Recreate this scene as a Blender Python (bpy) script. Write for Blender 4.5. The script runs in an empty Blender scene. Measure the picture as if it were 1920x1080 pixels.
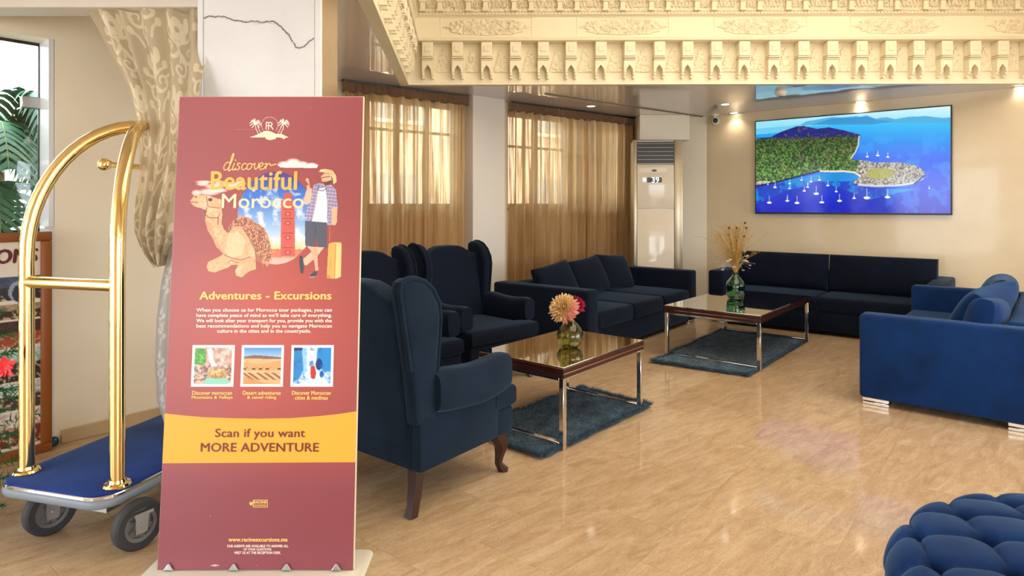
import bpy, bmesh, math, random
import numpy as np
from mathutils import Vector, Matrix

random.seed(7); rng = np.random.default_rng(7)
S = bpy.context.scene
COL = S.collection
PI = math.pi
R = math.radians

# ------------------------------------------------------------------ camera, light, exposure
F, CX, HY, CH = 1180.0, 960.0, 386.0, 1.45        # focal length (px), principal point, camera height
cam = bpy.data.cameras.new('camera'); cam_o = bpy.data.objects.new('camera', cam); COL.objects.link(cam_o)
cam_o.location = (0, 0, CH); cam_o.rotation_euler = (PI/2, 0, 0)
cam.sensor_fit = 'HORIZONTAL'; cam.sensor_width = 36; cam.lens = 36*F/1920
cam.shift_y = -(540-HY)/1920; cam.clip_start = .05; cam.clip_end = 300
S.camera = cam_o
S.view_settings.view_transform = 'Standard'; S.view_settings.look = 'None'
S.view_settings.exposure = 0.0; S.view_settings.gamma = 1.0; S.view_settings.use_curve_mapping = False
W = bpy.data.worlds.new('sky'); S.world = W; W.use_nodes = True
_bg = W.node_tree.nodes['Background']; _bg.inputs[0].default_value = (.86, .93, 1, 1); _bg.inputs[1].default_value = 8.6
def area(name, loc, rot, sx, sy, power, col, portal=False, spread=None):
    l = bpy.data.lights.new(name, 'AREA'); l.shape = 'RECTANGLE'; l.size = sx; l.size_y = sy; l.energy = power; l.color = col
    if portal: l.cycles.is_portal = True
    if spread: l.spread = R(spread)
    o = bpy.data.objects.new(name, l); o.location = loc; o.rotation_euler = rot; COL.objects.link(o); return o
for x in (-6.2, 3.8):                               # sky portals in the openings behind the camera and at the right
    area('front_opening_portal', (x, -3.95, 1.35), (R(90), 0, 0), 4.6, 2.5, 1, (1, 1, 1), True)
for y in (-1.9, 1.9): area('side_opening_portal', (8.95, y, 1.35), (R(90), 0, R(90)), 3.5, 2.5, 1, (1, 1, 1), True)
_sun = bpy.data.lights.new('sun', 'SUN'); _sun.energy = 7; _sun.angle = R(.6); _sun.color = (1, .95, .86)
_so = bpy.data.objects.new('sun', _sun); COL.objects.link(_so); _so.rotation_euler = (R(38), 0, R(-12))   # high sun from behind the viewer, over the roof
area('dome_lamp', (2.5, 3.0, 4.35), (0, 0, 0), 4.6, 4.6, 215, (1, .9, .74))       # lit lantern above the ceiling well

# ------------------------------------------------------------------ helpers
def lin(c):
    c = c/255.0
    return c/12.92 if c <= .04045 else ((c+.055)/1.055)**2.4
def rgb(r, g, b): return (lin(r), lin(g), lin(b), 1)
def G(px, py, z=0.0):
    Y = F*(CH-z)/(py-HY); return ((px-CX)/F*Y, Y)
def on_line(px, p, d):
    k = (px-CX)/F; t = (k*p[1]-p[0])/(d[0]-k*d[1]); return t
def zat(py, Y): return CH + (HY-py)*Y/F

class M:                                             # tiny node helper
    def __init__(s, name):
        s.m = bpy.data.materials.new(name); s.m.use_nodes = True
        s.n = s.m.node_tree.nodes; s.l = s.m.node_tree.links; s.b = s.n['Principled BSDF']
    def set(s, **k):
        for a, v in k.items():
            s.b.inputs[a.replace('_', ' ')].default_value = v
        return s
    def node(s, t, **k):
        n = s.n.new(t)
        for a, v in k.items():
            if a in n.inputs: n.inputs[a].default_value = v
            else: setattr(n, a, v)
        return n
    def link(s, a, b): s.l.new(a, b)
    def coord(s, scale=(1, 1, 1), kind='Object', rot=(0, 0, 0)):
        if kind == 'World': o = s.node('ShaderNodeNewGeometry').outputs['Position']
        else: o = s.node('ShaderNodeTexCoord').outputs[kind]
        mp = s.node('ShaderNodeMapping'); mp.inputs['Scale'].default_value = scale; mp.inputs['Rotation'].default_value = rot
        s.link(o, mp.inputs[0]); return mp.outputs[0]
    def ramp(s, fac, stops):
        r = s.node('ShaderNodeValToRGB'); e = r.color_ramp.elements
        while len(e) < len(stops): e.new(.5)
        for i, (p, c) in enumerate(stops): e[i].position = p; e[i].color = c if len(c) == 4 else (*c, 1)
        s.link(fac, r.inputs[0]); return r.outputs[0]
    def bump(s, h, strength=.3, dist=.01):
        b = s.node('ShaderNodeBump', Strength=strength, Distance=dist); s.link(h, b.inputs['Height'])
        s.link(b.outputs[0], s.b.inputs['Normal'])
    def noise(s, vec, scale, detail=4, rough=.55, dist=0):
        n = s.node('ShaderNodeTexNoise', Scale=scale, Detail=detail, Roughness=rough, Distortion=dist); s.link(vec, n.inputs['Vector']); return n.outputs[0]
    def col(s, sock): s.link(sock, s.b.inputs['Base Color'])

def plain(name, c, rough=.5, metal=0.0, **k):
    return M(name).set(Base_Color=c, Roughness=rough, Metallic=metal, **k).m

def velvet(name, c, c2, sheen=.25):
    m = M(name); v = m.coord((1, 1, 1)); n = m.noise(v, 4.5, 5, .6)
    m.col(m.ramp(n, [(.3, c), (.75, c2)])); m.set(Roughness=.85, Sheen_Weight=sheen, Sheen_Roughness=.45, Sheen_Tint=(.35, .58, .9, 1), Specular_IOR_Level=.15)
    n2 = m.noise(v, 260, 2); m.bump(n2, .12, .002); return m.m

MAT = {}
MAT['velvet'] = velvet('navy_velvet', rgb(4, 10, 24), rgb(8, 17, 36), .14)
MAT['velvet_chair_lit'] = velvet('navy_velvet_chair_lit', rgb(9, 21, 37), rgb(17, 34, 52), .18)  # navy velvet lightened in colour for the near chair's lit side
MAT['velvet_blue_lit'] = velvet('blue_velvet_lit', rgb(5, 32, 74), rgb(9, 47, 100), .22)  # navy velvet brightened in colour for the front-lit right sofa; ottoman shares it
MAT['wood_dark'] = plain('dark_wood', rgb(52, 24, 16), .3)
MAT['chrome'] = plain('chrome', rgb(225, 225, 225), .08, 1.0)
MAT['steel'] = plain('brushed_steel', rgb(170, 170, 170), .35, 1.0)
MAT['brass'] = plain('polished_brass', rgb(236, 206, 140), .1, 1.0)
MAT['black'] = plain('black_plastic', rgb(14, 14, 15), .35)
MAT['white_plastic'] = plain('white_plastic', rgb(228, 222, 208), .25)
MAT['rubber'] = plain('dark_rubber', rgb(46, 46, 48), .7)
MAT['rubber_grey'] = plain('grey_rubber', rgb(120, 128, 138), .45)
MAT['hub'] = plain('grey_hub', rgb(98, 96, 94), .5)

def wall_mat(name, a, b, rough=.4, spec=.5, coat=0.0):
    m = M(name); v = m.coord((1, 1, 1), 'World'); n = m.noise(v, 1.3, 6, .6)
    m.col(m.ramp(n, [(.3, a), (.7, b)])); m.set(Roughness=rough, Specular_IOR_Level=spec, Coat_Weight=coat, Coat_Roughness=.06)
    m.bump(m.noise(v, 14, 4), .06, .01); return m.m
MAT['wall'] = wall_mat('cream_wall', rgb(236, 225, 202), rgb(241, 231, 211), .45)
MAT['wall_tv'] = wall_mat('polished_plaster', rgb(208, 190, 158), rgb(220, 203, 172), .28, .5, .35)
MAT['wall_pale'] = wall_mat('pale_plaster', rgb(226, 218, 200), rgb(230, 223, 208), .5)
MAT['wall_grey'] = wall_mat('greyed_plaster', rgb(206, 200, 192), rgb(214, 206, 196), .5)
def lacquer():
    m = M('lacquered_ceiling').set(Base_Color=rgb(204, 198, 198), Roughness=.45, Coat_Weight=1.0, Coat_Roughness=.02, Coat_IOR=2.5)
    v = m.coord((2.2, 2.2, 1), 'World'); b = m.node('ShaderNodeBump', Strength=.10, Distance=.02); m.link(m.noise(v, 1.6, 2), b.inputs['Height']); m.link(b.outputs[0], m.b.inputs['Coat Normal']); return m.m
MAT['lacquer'] = lacquer()
def stucco(name, strength, scale, dist=.02):
    m = M(name); v = m.coord((1, 1, 1), 'World'); n = m.node('ShaderNodeTexVoronoi', Scale=scale, feature='SMOOTH_F1'); n.inputs['Smoothness'].default_value = .4
    w = m.node('ShaderNodeVectorMath', operation='ADD'); q = m.node('ShaderNodeTexNoise', Scale=scale*.5); m.link(v, q.inputs['Vector'])
    m.link(v, w.inputs[0]); sc = m.node('ShaderNodeVectorMath', operation='SCALE'); m.link(q.outputs['Color'], sc.inputs[0]); sc.inputs['Scale'].default_value = .06
    m.link(sc.outputs[0], w.inputs[1]); m.link(w.outputs[0], n.inputs['Vector'])
    m.set(Base_Color=rgb(236, 223, 192), Roughness=.6); m.bump(n.outputs['Distance'], strength, dist); return m.m
MAT['stucco'] = M('carved_stucco_plain').set(Base_Color=rgb(238, 226, 196), Roughness=.55).m
MAT['stucco_carved'] = stucco('carved_stucco', 1.0, 26)
def marble_white():
    m = M('white_marble'); v = m.coord((1, 1, 1), 'World')
    n = m.noise(v, 2.2, 6, .6); base = m.ramp(n, [(.3, rgb(216, 219, 224)), (.7, rgb(228, 230, 234))])
    m.col(base); m.set(Roughness=.25); return m.m
MAT['marble'] = marble_white()
MAT['vein'] = plain('dark_vein', rgb(120, 118, 122), .3)
MAT['marble_beige'] = wall_mat('beige_marble', rgb(180, 152, 112), rgb(205, 182, 146), .25)
def floor_mat():
    m = M('polished_travertine'); v = m.coord((1, 1, 1), 'World', (0, 0, R(-40)))
    oi = m.node('ShaderNodeObjectInfo'); cm = m.node('ShaderNodeCombineXYZ'); mul = m.node('ShaderNodeMath', operation='MULTIPLY'); mul.inputs[1].default_value = 9
    m.link(oi.outputs['Random'], mul.inputs[0]); m.link(mul.outputs[0], cm.inputs[2])
    ad = m.node('ShaderNodeVectorMath', operation='ADD'); m.link(v, ad.inputs[0]); m.link(cm.outputs[0], ad.inputs[1])
    st = m.node('ShaderNodeMapping'); st.inputs['Scale'].default_value = (2.0, 9.0, 1); m.link(ad.outputs[0], st.inputs[0])
    n = m.noise(st.outputs[0], 1.6, 8, .62, 1.2)
    c = m.ramp(n, [(.22, rgb(160, 130, 96)), (.42, rgb(184, 155, 121)), (.6, rgb(196, 170, 137)), (.82, rgb(210, 189, 159))])
    n3 = m.noise(st.outputs[0], 4.5, 6, .7, 2.5)
    vein = m.ramp(n3, [(.478, (0, 0, 0)), (.5, (1, 1, 1)), (.522, (0, 0, 0))])
    mx = m.node('ShaderNodeMix', data_type='RGBA'); f = m.node('ShaderNodeMath', operation='MULTIPLY'); f.inputs[1].default_value = .55
    m.link(vein, f.inputs[0]); m.link(f.outputs[0], mx.inputs[0]); m.link(c, mx.inputs[6]); mx.inputs[7].default_value = rgb(108, 76, 46)
    hs = m.node('ShaderNodeHueSaturation'); mr = m.node('ShaderNodeMapRange'); mr.inputs[3].default_value = .96; mr.inputs[4].default_value = 1.04
    m.link(oi.outputs['Random'], mr.inputs[0]); m.link(mr.outputs[0], hs.inputs['Value']); m.link(mx.outputs[2], hs.inputs['Color'])
    m.col(hs.outputs[0]); m.set(Roughness=.4, Specular_IOR_Level=.15, Coat_Weight=.65, Coat_Roughness=.075, Coat_IOR=1.5)
    m.bump(m.noise(ad.outputs[0], 5, 3), .02, .01); return m.m
MAT['floor'] = floor_mat()
MAT['joint'] = plain('floor_joint', rgb(122, 96, 68), .6)
def vcol(name, rough=.4, emit=0.0, spec=.4):
    m = M(name); a = m.node('ShaderNodeVertexColor', layer_name='Col'); m.col(a.outputs[0]); m.set(Roughness=rough, Specular_IOR_Level=spec)
    if emit:
        m.link(a.outputs[0], m.b.inputs['Emission Color']); m.set(Emission_Strength=emit, Base_Color=(0, 0, 0, 1))
        for l in list(m.l):
            if l.to_socket == m.b.inputs['Base Color']: m.l.remove(l)
    return m.m
MAT['print'] = vcol('printed_sheet', .32)
MAT['screen'] = vcol('lit_screen', .12, 1.0)

def smooth(me, ang=38):
    for p in me.polygons: p.use_smooth = True
    me.set_sharp_from_angle(angle=R(ang))
def obj(name, bm, mat, parent=None, ang=38, loc=None, rotz=None):
    me = bpy.data.meshes.new(name)
    if isinstance(bm, bmesh.types.BMesh):
        bmesh.ops.recalc_face_normals(bm, faces=bm.faces); bm.to_mesh(me); bm.free()
    else:
        me.from_pydata(bm[0], [], bm[1])
    if mat: me.materials.append(MAT[mat] if isinstance(mat, str) else mat)
    smooth(me, ang)
    o = bpy.data.objects.new(name, me); COL.objects.link(o)
    if parent: o.parent = parent
    if loc is not None: o.location = loc
    if rotz is not None: o.rotation_euler = (0, 0, rotz)
    return o
def tag(o, label=None, cat=None, group=None, kind=None):
    for k, v in (('label', label), ('category', cat), ('group', group), ('kind', kind)):
        if v: o[k] = v
    return o
def thing(name, label, cat, loc=(0, 0, 0), rotz=0.0, group=None):
    o = bpy.data.objects.new(name, None); COL.objects.link(o); o.empty_display_size = .1
    o.location = loc; o.rotation_euler = (0, 0, rotz); return tag(o, label, cat, group)
def kids(o): return [c for c in bpy.data.objects if c.parent == o]
def copy_tree(o, parent=None):
    c = o.copy(); COL.objects.link(c)
    if parent: c.parent = parent
    for ch in kids(o): copy_tree(ch, c)
    return c
def nb(): return bmesh.new()
def join(bm, other):
    me = bpy.data.meshes.new('tmp'); other.to_mesh(me); other.free(); bm.from_mesh(me); bpy.data.meshes.remove(me); return bm
def box(bm, x0, x1, y0, y1, z0, z1, bev=0.0, seg=2, mtx=None):
    b = nb(); r = bmesh.ops.create_cube(b, size=1)
    for v in b.verts: v.co = ((x0+x1)/2+v.co.x*(x1-x0), (y0+y1)/2+v.co.y*(y1-y0), (z0+z1)/2+v.co.z*(z1-z0))
    if bev: bmesh.ops.bevel(b, geom=b.edges[:], offset=bev, segments=seg, profile=.5, affect='EDGES')
    if mtx: b.transform(mtx)
    return join(bm, b)
def prism(bm, pts, d0, d1, axis='z', bev=0.0, seg=2, mtx=None):
    """outline pts extruded between d0 and d1 along an axis"""
    b = nb()
    def P(p, d):
        return (p[0], p[1], d) if axis == 'z' else ((p[0], d, p[1]) if axis == 'y' else (d, p[0], p[1]))
    a = [b.verts.new(P(p, d0)) for p in pts]; c = [b.verts.new(P(p, d1)) for p in pts]
    b.faces.new(a); b.faces.new(c[::-1]); n = len(pts)
    for i in range(n): b.faces.new((a[i], a[(i+1) % n], c[(i+1) % n], c[i]))
    bmesh.ops.recalc_face_normals(b, faces=b.faces)
    if bev:
        es = [e for e in b.edges if len(e.link_faces) == 2 and (len(e.link_faces[0].verts) > 4 or len(e.link_faces[1].verts) > 4 or n <= 4)]
        bmesh.ops.bevel(b, geom=es, offset=bev, segments=seg, profile=.5, affect='EDGES', clamp_overlap=True)
    if mtx: b.transform(mtx)
    return join(bm, b)
def tube(bm, pts, rad, n=10, cap=True):
    pts = [Vector(p) for p in pts]; rad = rad if hasattr(rad, '__len__') else [rad]*len(pts)
    rings = []; up = None
    for i, p in enumerate(pts):
        t = (pts[min(i+1, len(pts)-1)]-pts[max(i-1, 0)]).normalized()
        if up is None: up = t.orthogonal().normalized()
        up = (up - t*up.dot(t)); up = up.normalized() if up.length > 1e-5 else t.orthogonal().normalized()
        s = t.cross(up)
        rings.append([bm.verts.new(p+(up*math.cos(2*PI*k/n)+s*math.sin(2*PI*k/n))*rad[i]) for k in range(n)])
    for a, b in zip(rings, rings[1:]):
        for k in range(n): bm.faces.new((a[k], a[(k+1) % n], b[(k+1) % n], b[k]))
    if cap: bm.faces.new(rings[0][::-1]); bm.faces.new(rings[-1])
    return bm
def lathe(bm, prof, n=28, mtx=None):
    b = nb(); rings = []
    for r, z in prof:
        rings.append([b.verts.new((max(r, 1e-4)*math.cos(2*PI*k/n), max(r, 1e-4)*math.sin(2*PI*k/n), z)) for k in range(n)])
    for a, c in zip(rings, rings[1:]):
        for k in range(n): b.faces.new((a[k], a[(k+1) % n], c[(k+1) % n], c[k]))
    if mtx: b.transform(mtx)
    return join(bm, b)
def ball(bm, c, r, u=16, v=10, sz=(1, 1, 1)):
    b = nb(); bmesh.ops.create_uvsphere(b, u_segments=u, v_segments=v, radius=r)
    for q in b.verts: q.co = (c[0]+q.co.x*sz[0], c[1]+q.co.y*sz[1], c[2]+q.co.z*sz[2])
    return join(bm, b)
def gridsurf(bm, nu, nv, fn, closeu=False):
    vs = [[bm.verts.new(fn(i/(nu-1 if not closeu else nu), j/(nv-1))) for i in range(nu)] for j in range(nv)]
    for j in range(nv-1):
        for i in range(nu if closeu else nu-1):
            k = (i+1) % nu; bm.faces.new((vs[j][i], vs[j][k], vs[j+1][k], vs[j+1][i]))
    return bm
def cushion(bm, w, h, t, puff=.45, n=14, mtx=None, corner=.0):
    """pillow w x h x t lying in local xz, thickness along y; edges pinched"""
    b = nb()
    for s in (1, -1):
        def fn(u, v):
            x, z = -math.cos(PI*u), -math.cos(PI*v)
            e = max(0, 1-x**6)**.5*max(0, 1-z**6)**.5
            k = (1-puff)*e**.6+puff*max(0, 1-x*x)**.42*max(0, 1-z*z)**.42
            pin = 1-corner*(1-abs(x))*0 - .06*corner*((1-x*x)*abs(z)+(1-z*z)*abs(x))
            return (x*w/2*pin, s*t/2*k, z*h/2*pin)
        gridsurf(b, n, n, fn)
    bmesh.ops.remove_doubles(b, verts=b.verts, dist=1e-4); bmesh.ops.recalc_face_normals(b, faces=b.faces)
    if mtx: b.transform(mtx)
    return join(bm, b)
def T(x, y, z): return Matrix.Translation((x, y, z))
def RX(a): return Matrix.Rotation(R(a), 4, 'X')
def RY(a): return Matrix.Rotation(R(a), 4, 'Y')
def RZ(a): return Matrix.Rotation(R(a), 4, 'Z')

def text_mesh(s, bold=0.0, shear=0.0, align='CENTER', space=1.03):
    c = bpy.data.curves.new('text', 'FONT'); c.body = s; c.align_x = align; c.size = 1; c.offset = bold if bold <= .006 else 0; c.shear = shear
    c.space_character = space; c.resolution_u = 3
    o = bpy.data.objects.new('text', c); COL.objects.link(o); dg = bpy.context.evaluated_depsgraph_get(); dg.update()
    me = bpy.data.meshes.new_from_object(o.evaluated_get(dg)); bpy.data.objects.remove(o); bpy.data.curves.remove(c); return me
def text(name, s, parent, mat, cx, cz, width=None, height=None, y=-.001, bold=.02, shear=0, mtx=None, label=None):
    """lettering laid on a plane facing -y; fitted to width x cap height, centred at (cx, cz)"""
    me = text_mesh(s, bold, shear); me.name = name
    if bold > .006:                                      # heavier strokes: the letters struck three times
        b = bmesh.new(); b.from_mesh(me); g0 = b.faces[:]
        for q, (dx, dz) in enumerate(((bold, 0), (-bold, 0), (0, bold*.6), (0, -bold*.6))):
            r = bmesh.ops.duplicate(b, geom=g0); bmesh.ops.translate(b, verts=[v for v in r['geom'] if isinstance(v, bmesh.types.BMVert)], vec=(dx, dz, .00012*(q+1)))
        b.to_mesh(me); b.free()
    co = np.array([v.co[:] for v in me.vertices]); lo, hi = co.min(0), co.max(0)
    sx = width/(hi[0]-lo[0]) if width else None; sz = height/(hi[1]-lo[1]) if height else None
    sx = sx or sz; sz = sz or sx
    for v in me.vertices:
        v.co = ((v.co.x-(lo[0]+hi[0])/2)*sx+cx, y-v.co.z, (v.co.y-(lo[1]+hi[1])/2)*sz+cz)
    if mtx: me.transform(mtx)
    me.materials.append(MAT[mat] if isinstance(mat, str) else mat)
    o = bpy.data.objects.new(name, me); COL.objects.link(o); o.parent = parent
    if label: o['label'] = label
    return o

class Canvas:
    """flat printed picture: a grid of coloured vertices; X, Y are drawing coordinates"""
    def __init__(s, X, Y, base=None):
        s.X, s.Y = X, Y; s.c = np.zeros(X.shape+(3,)); s.a = np.zeros(X.shape)
        if base is not None: s.fill(np.ones(X.shape), base)
    def fill(s, m, col):
        m = np.clip(m, 0, 1)[..., None]; col = np.array(col[:3], float) if not isinstance(col, np.ndarray) else col
        s.c = s.c*(1-m)+col*m; s.a = np.maximum(s.a, m[..., 0])
    def inside(s, pts):
        x, y = s.X, s.Y; r = np.zeros(x.shape, bool); n = len(pts)
        for i in range(n):
            (x0, y0), (x1, y1) = pts[i], pts[(i+1) % n]
            if y0 == y1: continue
            c = ((y0 > y) != (y1 > y)) & (x < (x1-x0)*(y-y0)/(y1-y0)+x0); r ^= c
        return r
    def poly(s, pts, col, a=1.0): s.fill(s.inside(pts)*a, col)
    def ell(s, cx, cy, rx, ry, col, a=1.0, soft=0):
        d = np.sqrt(((s.X-cx)/rx)**2+((s.Y-cy)/ry)**2)
        s.fill((d < 1)*a if not soft else np.clip((1-d)/soft, 0, 1)*a, col)
    def line(s, pts, w, col, a=1.0):
        d = np.full(s.X.shape, 1e9)
        for (x0, y0), (x1, y1) in zip(pts, pts[1:]):
            L = max((x1-x0)**2+(y1-y0)**2, 1e-9); t = np.clip(((s.X-x0)*(x1-x0)+(s.Y-y0)*(y1-y0))/L, 0, 1)
            d = np.minimum(d, np.hypot(s.X-x0-t*(x1-x0), s.Y-y0-t*(y1-y0)))
        s.fill((d < w/2)*a, col)
    def noise(s, scale, seed=0, oct=3):
        g = np.random.default_rng(seed); out = np.zeros(s.X.shape); amp = 1
        for o in range(oct):
            N = 64; t = g.random((N, N)); x = s.X/scale*(2**o) % N; y = s.Y/scale*(2**o) % N
            i = x.astype(int); j = y.astype(int); fx = x-i; fy = y-j; fx = fx*fx*(3-2*fx); fy = fy*fy*(3-2*fy)
            i1 = (i+1) % N; j1 = (j+1) % N; i %= N; j %= N
            out += amp*(t[i, j]*(1-fx)*(1-fy)+t[i1, j]*fx*(1-fy)+t[i, j1]*(1-fx)*fy+t[i1, j1]*fx*fy); amp *= .5
        return out/(2-.5**(oct-1))
    def build(s, name, pos, mat, parent):
        ny, nx = s.X.shape; idx = np.arange(nx*ny).reshape(ny, nx)
        q = np.stack([idx[:-1, :-1], idx[:-1, 1:], idx[1:, 1:], idx[1:, :-1]], -1).reshape(-1, 4)
        al = s.a.reshape(-1); keep = al[q].min(1) > .02; q = q[keep]
        me = bpy.data.meshes.new(name); used = np.unique(q); mp = np.full(nx*ny, -1); mp[used] = np.arange(len(used))
        me.from_pydata(pos.reshape(-1, 3)[used].tolist(), [], mp[q].tolist())
        c = np.clip(s.c.reshape(-1, 3)[used], 0, 255)/255; c = np.where(c <= .04045, c/12.92, ((c+.055)/1.055)**2.4)
        at = me.color_attributes.new('Col', 'FLOAT_COLOR', 'POINT'); at.data.foreach_set('color', np.c_[c, np.ones(len(c))].astype(np.float32).ravel())
        me.materials.append(MAT[mat]); o = bpy.data.objects.new(name, me); COL.objects.link(o); o.parent = parent; return o

# ------------------------------------------------------------------ room shell
v2 = Vector((.629, .777)); u2 = Vector((.777, -.629))          # two main directions of the furniture and left wall
c2 = Vector((.7815, .6239)); cn2 = Vector((.6239, -.7815))     # curtain wall direction and its normal into the room
LB = Vector((-2.753, 3.836)); LJ = LB+v2*1.36
QC = Vector((-1.564, 6.6)); CS = QC-c2*.94; N = QC+c2*4.414
K = Vector((2.78, 8.98)); KR = K+u2*8.0; L0 = LB-v2*10.05
H = 2.73
def struct(o, label=None):
    o['kind'] = 'structure'
    if label: o['label'] = label
    return o
def wall(name, p, q, mat, label, side=1, th=.2, h=2.8, holes=()):
    """wall between plan points p and q; its room face lies on the line; thickness goes to the left (side=1) or right"""
    d = (q-p); L = d.length; a = math.atan2(d.y, d.x); bm = nb(); y0, y1 = (0, th) if side > 0 else (-th, 0)
    xs = 0.0
    for (t0, t1, z0, z1) in sorted(holes):
        box(bm, xs, t0, y0, y1, 0, h); 
        if z0 > 0: box(bm, t0, t1, y0, y1, 0, z0)
        if z1 < h: box(bm, t0, t1, y0, y1, z1, h)
        xs = t1
    box(bm, xs, L, y0, y1, 0, h)
    return struct(obj(name, bm, mat, loc=(p.x, p.y, 0), rotz=a), label)
def along(px, p, d): return on_line(px, p, d)

tb = (LB-L0).length
wall('wall_left', L0, LJ, 'wall', 'cream wall on the left beside the luggage trolley', 1, .2, 2.8,
     [(.6, 3.9, 0, 2.5), (4.4, 7.6, 0, 2.5), (tb-1.75, tb-.03, 0, 2.457)])
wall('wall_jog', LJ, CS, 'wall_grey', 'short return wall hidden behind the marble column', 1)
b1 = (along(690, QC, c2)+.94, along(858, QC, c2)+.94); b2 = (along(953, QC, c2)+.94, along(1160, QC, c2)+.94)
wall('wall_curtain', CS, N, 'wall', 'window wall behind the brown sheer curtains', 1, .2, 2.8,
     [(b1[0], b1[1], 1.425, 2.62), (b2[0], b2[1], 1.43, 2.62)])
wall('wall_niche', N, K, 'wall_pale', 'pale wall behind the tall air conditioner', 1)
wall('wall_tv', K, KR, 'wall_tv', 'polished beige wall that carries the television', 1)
wall('wall_right', KR, Vector((KR.x, -4.1)), 'wall', 'side wall outside the picture on the right', 1, .2, 2.8, [(.3, 3.8, .05, 2.6), (4.1, 7.6, .05, 2.6)])
WF0 = Vector((KR.x, -4.0)); WF1 = Vector((L0.x, -4.0))
lw = (WF0-WF1).length
wall('wall_front', WF1, WF0, 'wall', 'glazed entrance front behind the viewer', -1, .2, 2.8,
     [(.6, 5.2, .05, 2.6), (10.6, 15.2, .05, 2.6)])

# floor bed, then the slabs laid on it one by one
bm = nb(); prism(bm, [(-10, -4.4), (9.6, -4.4), (9.6, 4.6), (3, 9.4), (1.9, 9.8), (-2.6, 6.6), (-2.8, 4.6), (-3.4, 4.0), (-9.6, -3.6)], -.12, -.012)
floor = struct(obj('floor', bm, 'joint'), 'polished beige travertine floor of the lounge')
SL = .61; tile_bm = nb(); box(tile_bm, -SL/2+.0007, SL/2-.0007, -SL/2+.0004, SL/2-.0004, -.0125, 0)
tme = bpy.data.meshes.new('tile'); tile_bm.to_mesh(tme); tile_bm.free(); tme.materials.append(MAT['floor'])
ang = math.atan2(v2.y, v2.x); o0 = Vector((1.38, 2.657))
inside_room = [(-8.9, -3.9), (8.9, -3.9), (8.9, 4.1), (2.85, 9.05), (1.88, 9.4), (-2.35, 6.05), (-1.95, 4.9), (-3.0, 3.75)]
def inpoly(p, poly):
    r = False; n = len(poly)
    for i in range(n):
        a, b = poly[i], poly[(i+1) % n]
        if (a[1] > p[1]) != (b[1] > p[1]) and p[0] < (b[0]-a[0])*(p[1]-a[1])/(b[1]-a[1])+a[0]: r = not r
    return r
far_bm = nb(); tiles = []
for i in range(-26, 27):
    for j in range(-26, 27):
        c = o0+v2*(SL*(i+.5*(j % 2)))+u2*(SL*(j+.5))
        if not inpoly(c, [(-11, -4.4), (9.5, -4.4), (9.5, 4.6), (3, 9.7), (1.7, 9.9), (-2.7, 6.9), (-2.9, 5), (-3.6, 4.2), (-11, -4)]): continue
        seen = False
        for dv, du in ((0, 0), (.3, .3), (.3, -.3), (-.3, .3), (-.3, -.3)):
            q = c+v2*dv+u2*du
            if q.y > .8:
                px, py = CX+F*q.x/q.y, HY+F*CH/q.y
                if -20 < px < 1940 and py < 1100: seen = True
        if seen: tiles.append(c)
        else: box(far_bm, -SL/2+.001, SL/2-.001, -SL/2+.001, SL/2-.001, -.0125, 0, mtx=T(c.x, c.y, 0) @ Matrix.Rotation(ang, 4, 'Z'))
tiles.sort(key=lambda c: c.length)
for c in tiles[:298]:
    t = bpy.data.objects.new('tile', tme); COL.objects.link(t); t.parent = floor; t.location = (c.x, c.y, 0); t.rotation_euler = (0, 0, ang)
for c in tiles[298:]:
    box(far_bm, -SL/2+.001, SL/2-.001, -SL/2+.001, SL/2-.001, -.0125, 0, mtx=T(c.x, c.y, 0) @ Matrix.Rotation(ang, 4, 'Z'))
tag(obj('outlying_tile', far_bm, 'floor', floor), kind='stuff')

# low lacquered ceiling with the well
A = Vector((-1.087, 6.61)); B = Vector((5.68, 6.54)); C = Vector((5.68, -1.0)); D = Vector((-.452, -1.0))
from mathutils.geometry import tessellate_polygon
outer = [Vector((x, y, 0)) for x, y in ((-9.6, -4.3), (9.4, -4.3), (9.4, 4.3), (2.95, 9.2), (1.85, 9.6), (-2.6, 6.25), (-2.2, 4.9), (-9.6, -4.0))]
hole = [Vector((p.x, p.y, 0)) for p in (A, B, C, D)]
tris = tessellate_polygon([outer, hole]); pts = outer+hole
ceil = struct(obj('ceiling', ([(p.x, p.y, H) for p in pts], [tuple(t) for t in tris]), 'lacquer'), 'glossy taupe lacquered low ceiling around the stucco well')
ceil_cap = nb(); box(ceil_cap, A.x-.6, B.x+.6, D.y-.6, A.y+.6, 4.5, 4.6)
obj('lantern_lid', ceil_cap, 'stucco', ceil)
jl = nb()
def Cz(px, py, z): Y = F*(z-CH)/(HY-py); return Vector(((px-CX)/F*Y, Y))
s0 = Cz(1157, 195, H); s1 = Cz(1325, 219.5, H); dd = (s1-s0)
box(jl, -1.2, dd.length, -.008, .008, -.012, 0.002)
jo = obj('ceiling_joint', jl, 'wood_dark', ceil, loc=(s0.x, s0.y, H), rotz=math.atan2(dd.y, dd.x)); jo.data.materials[0] = plain('joint_taupe', rgb(112, 98, 80), .4)  # thin dark trim strip along the ceiling joint

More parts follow.
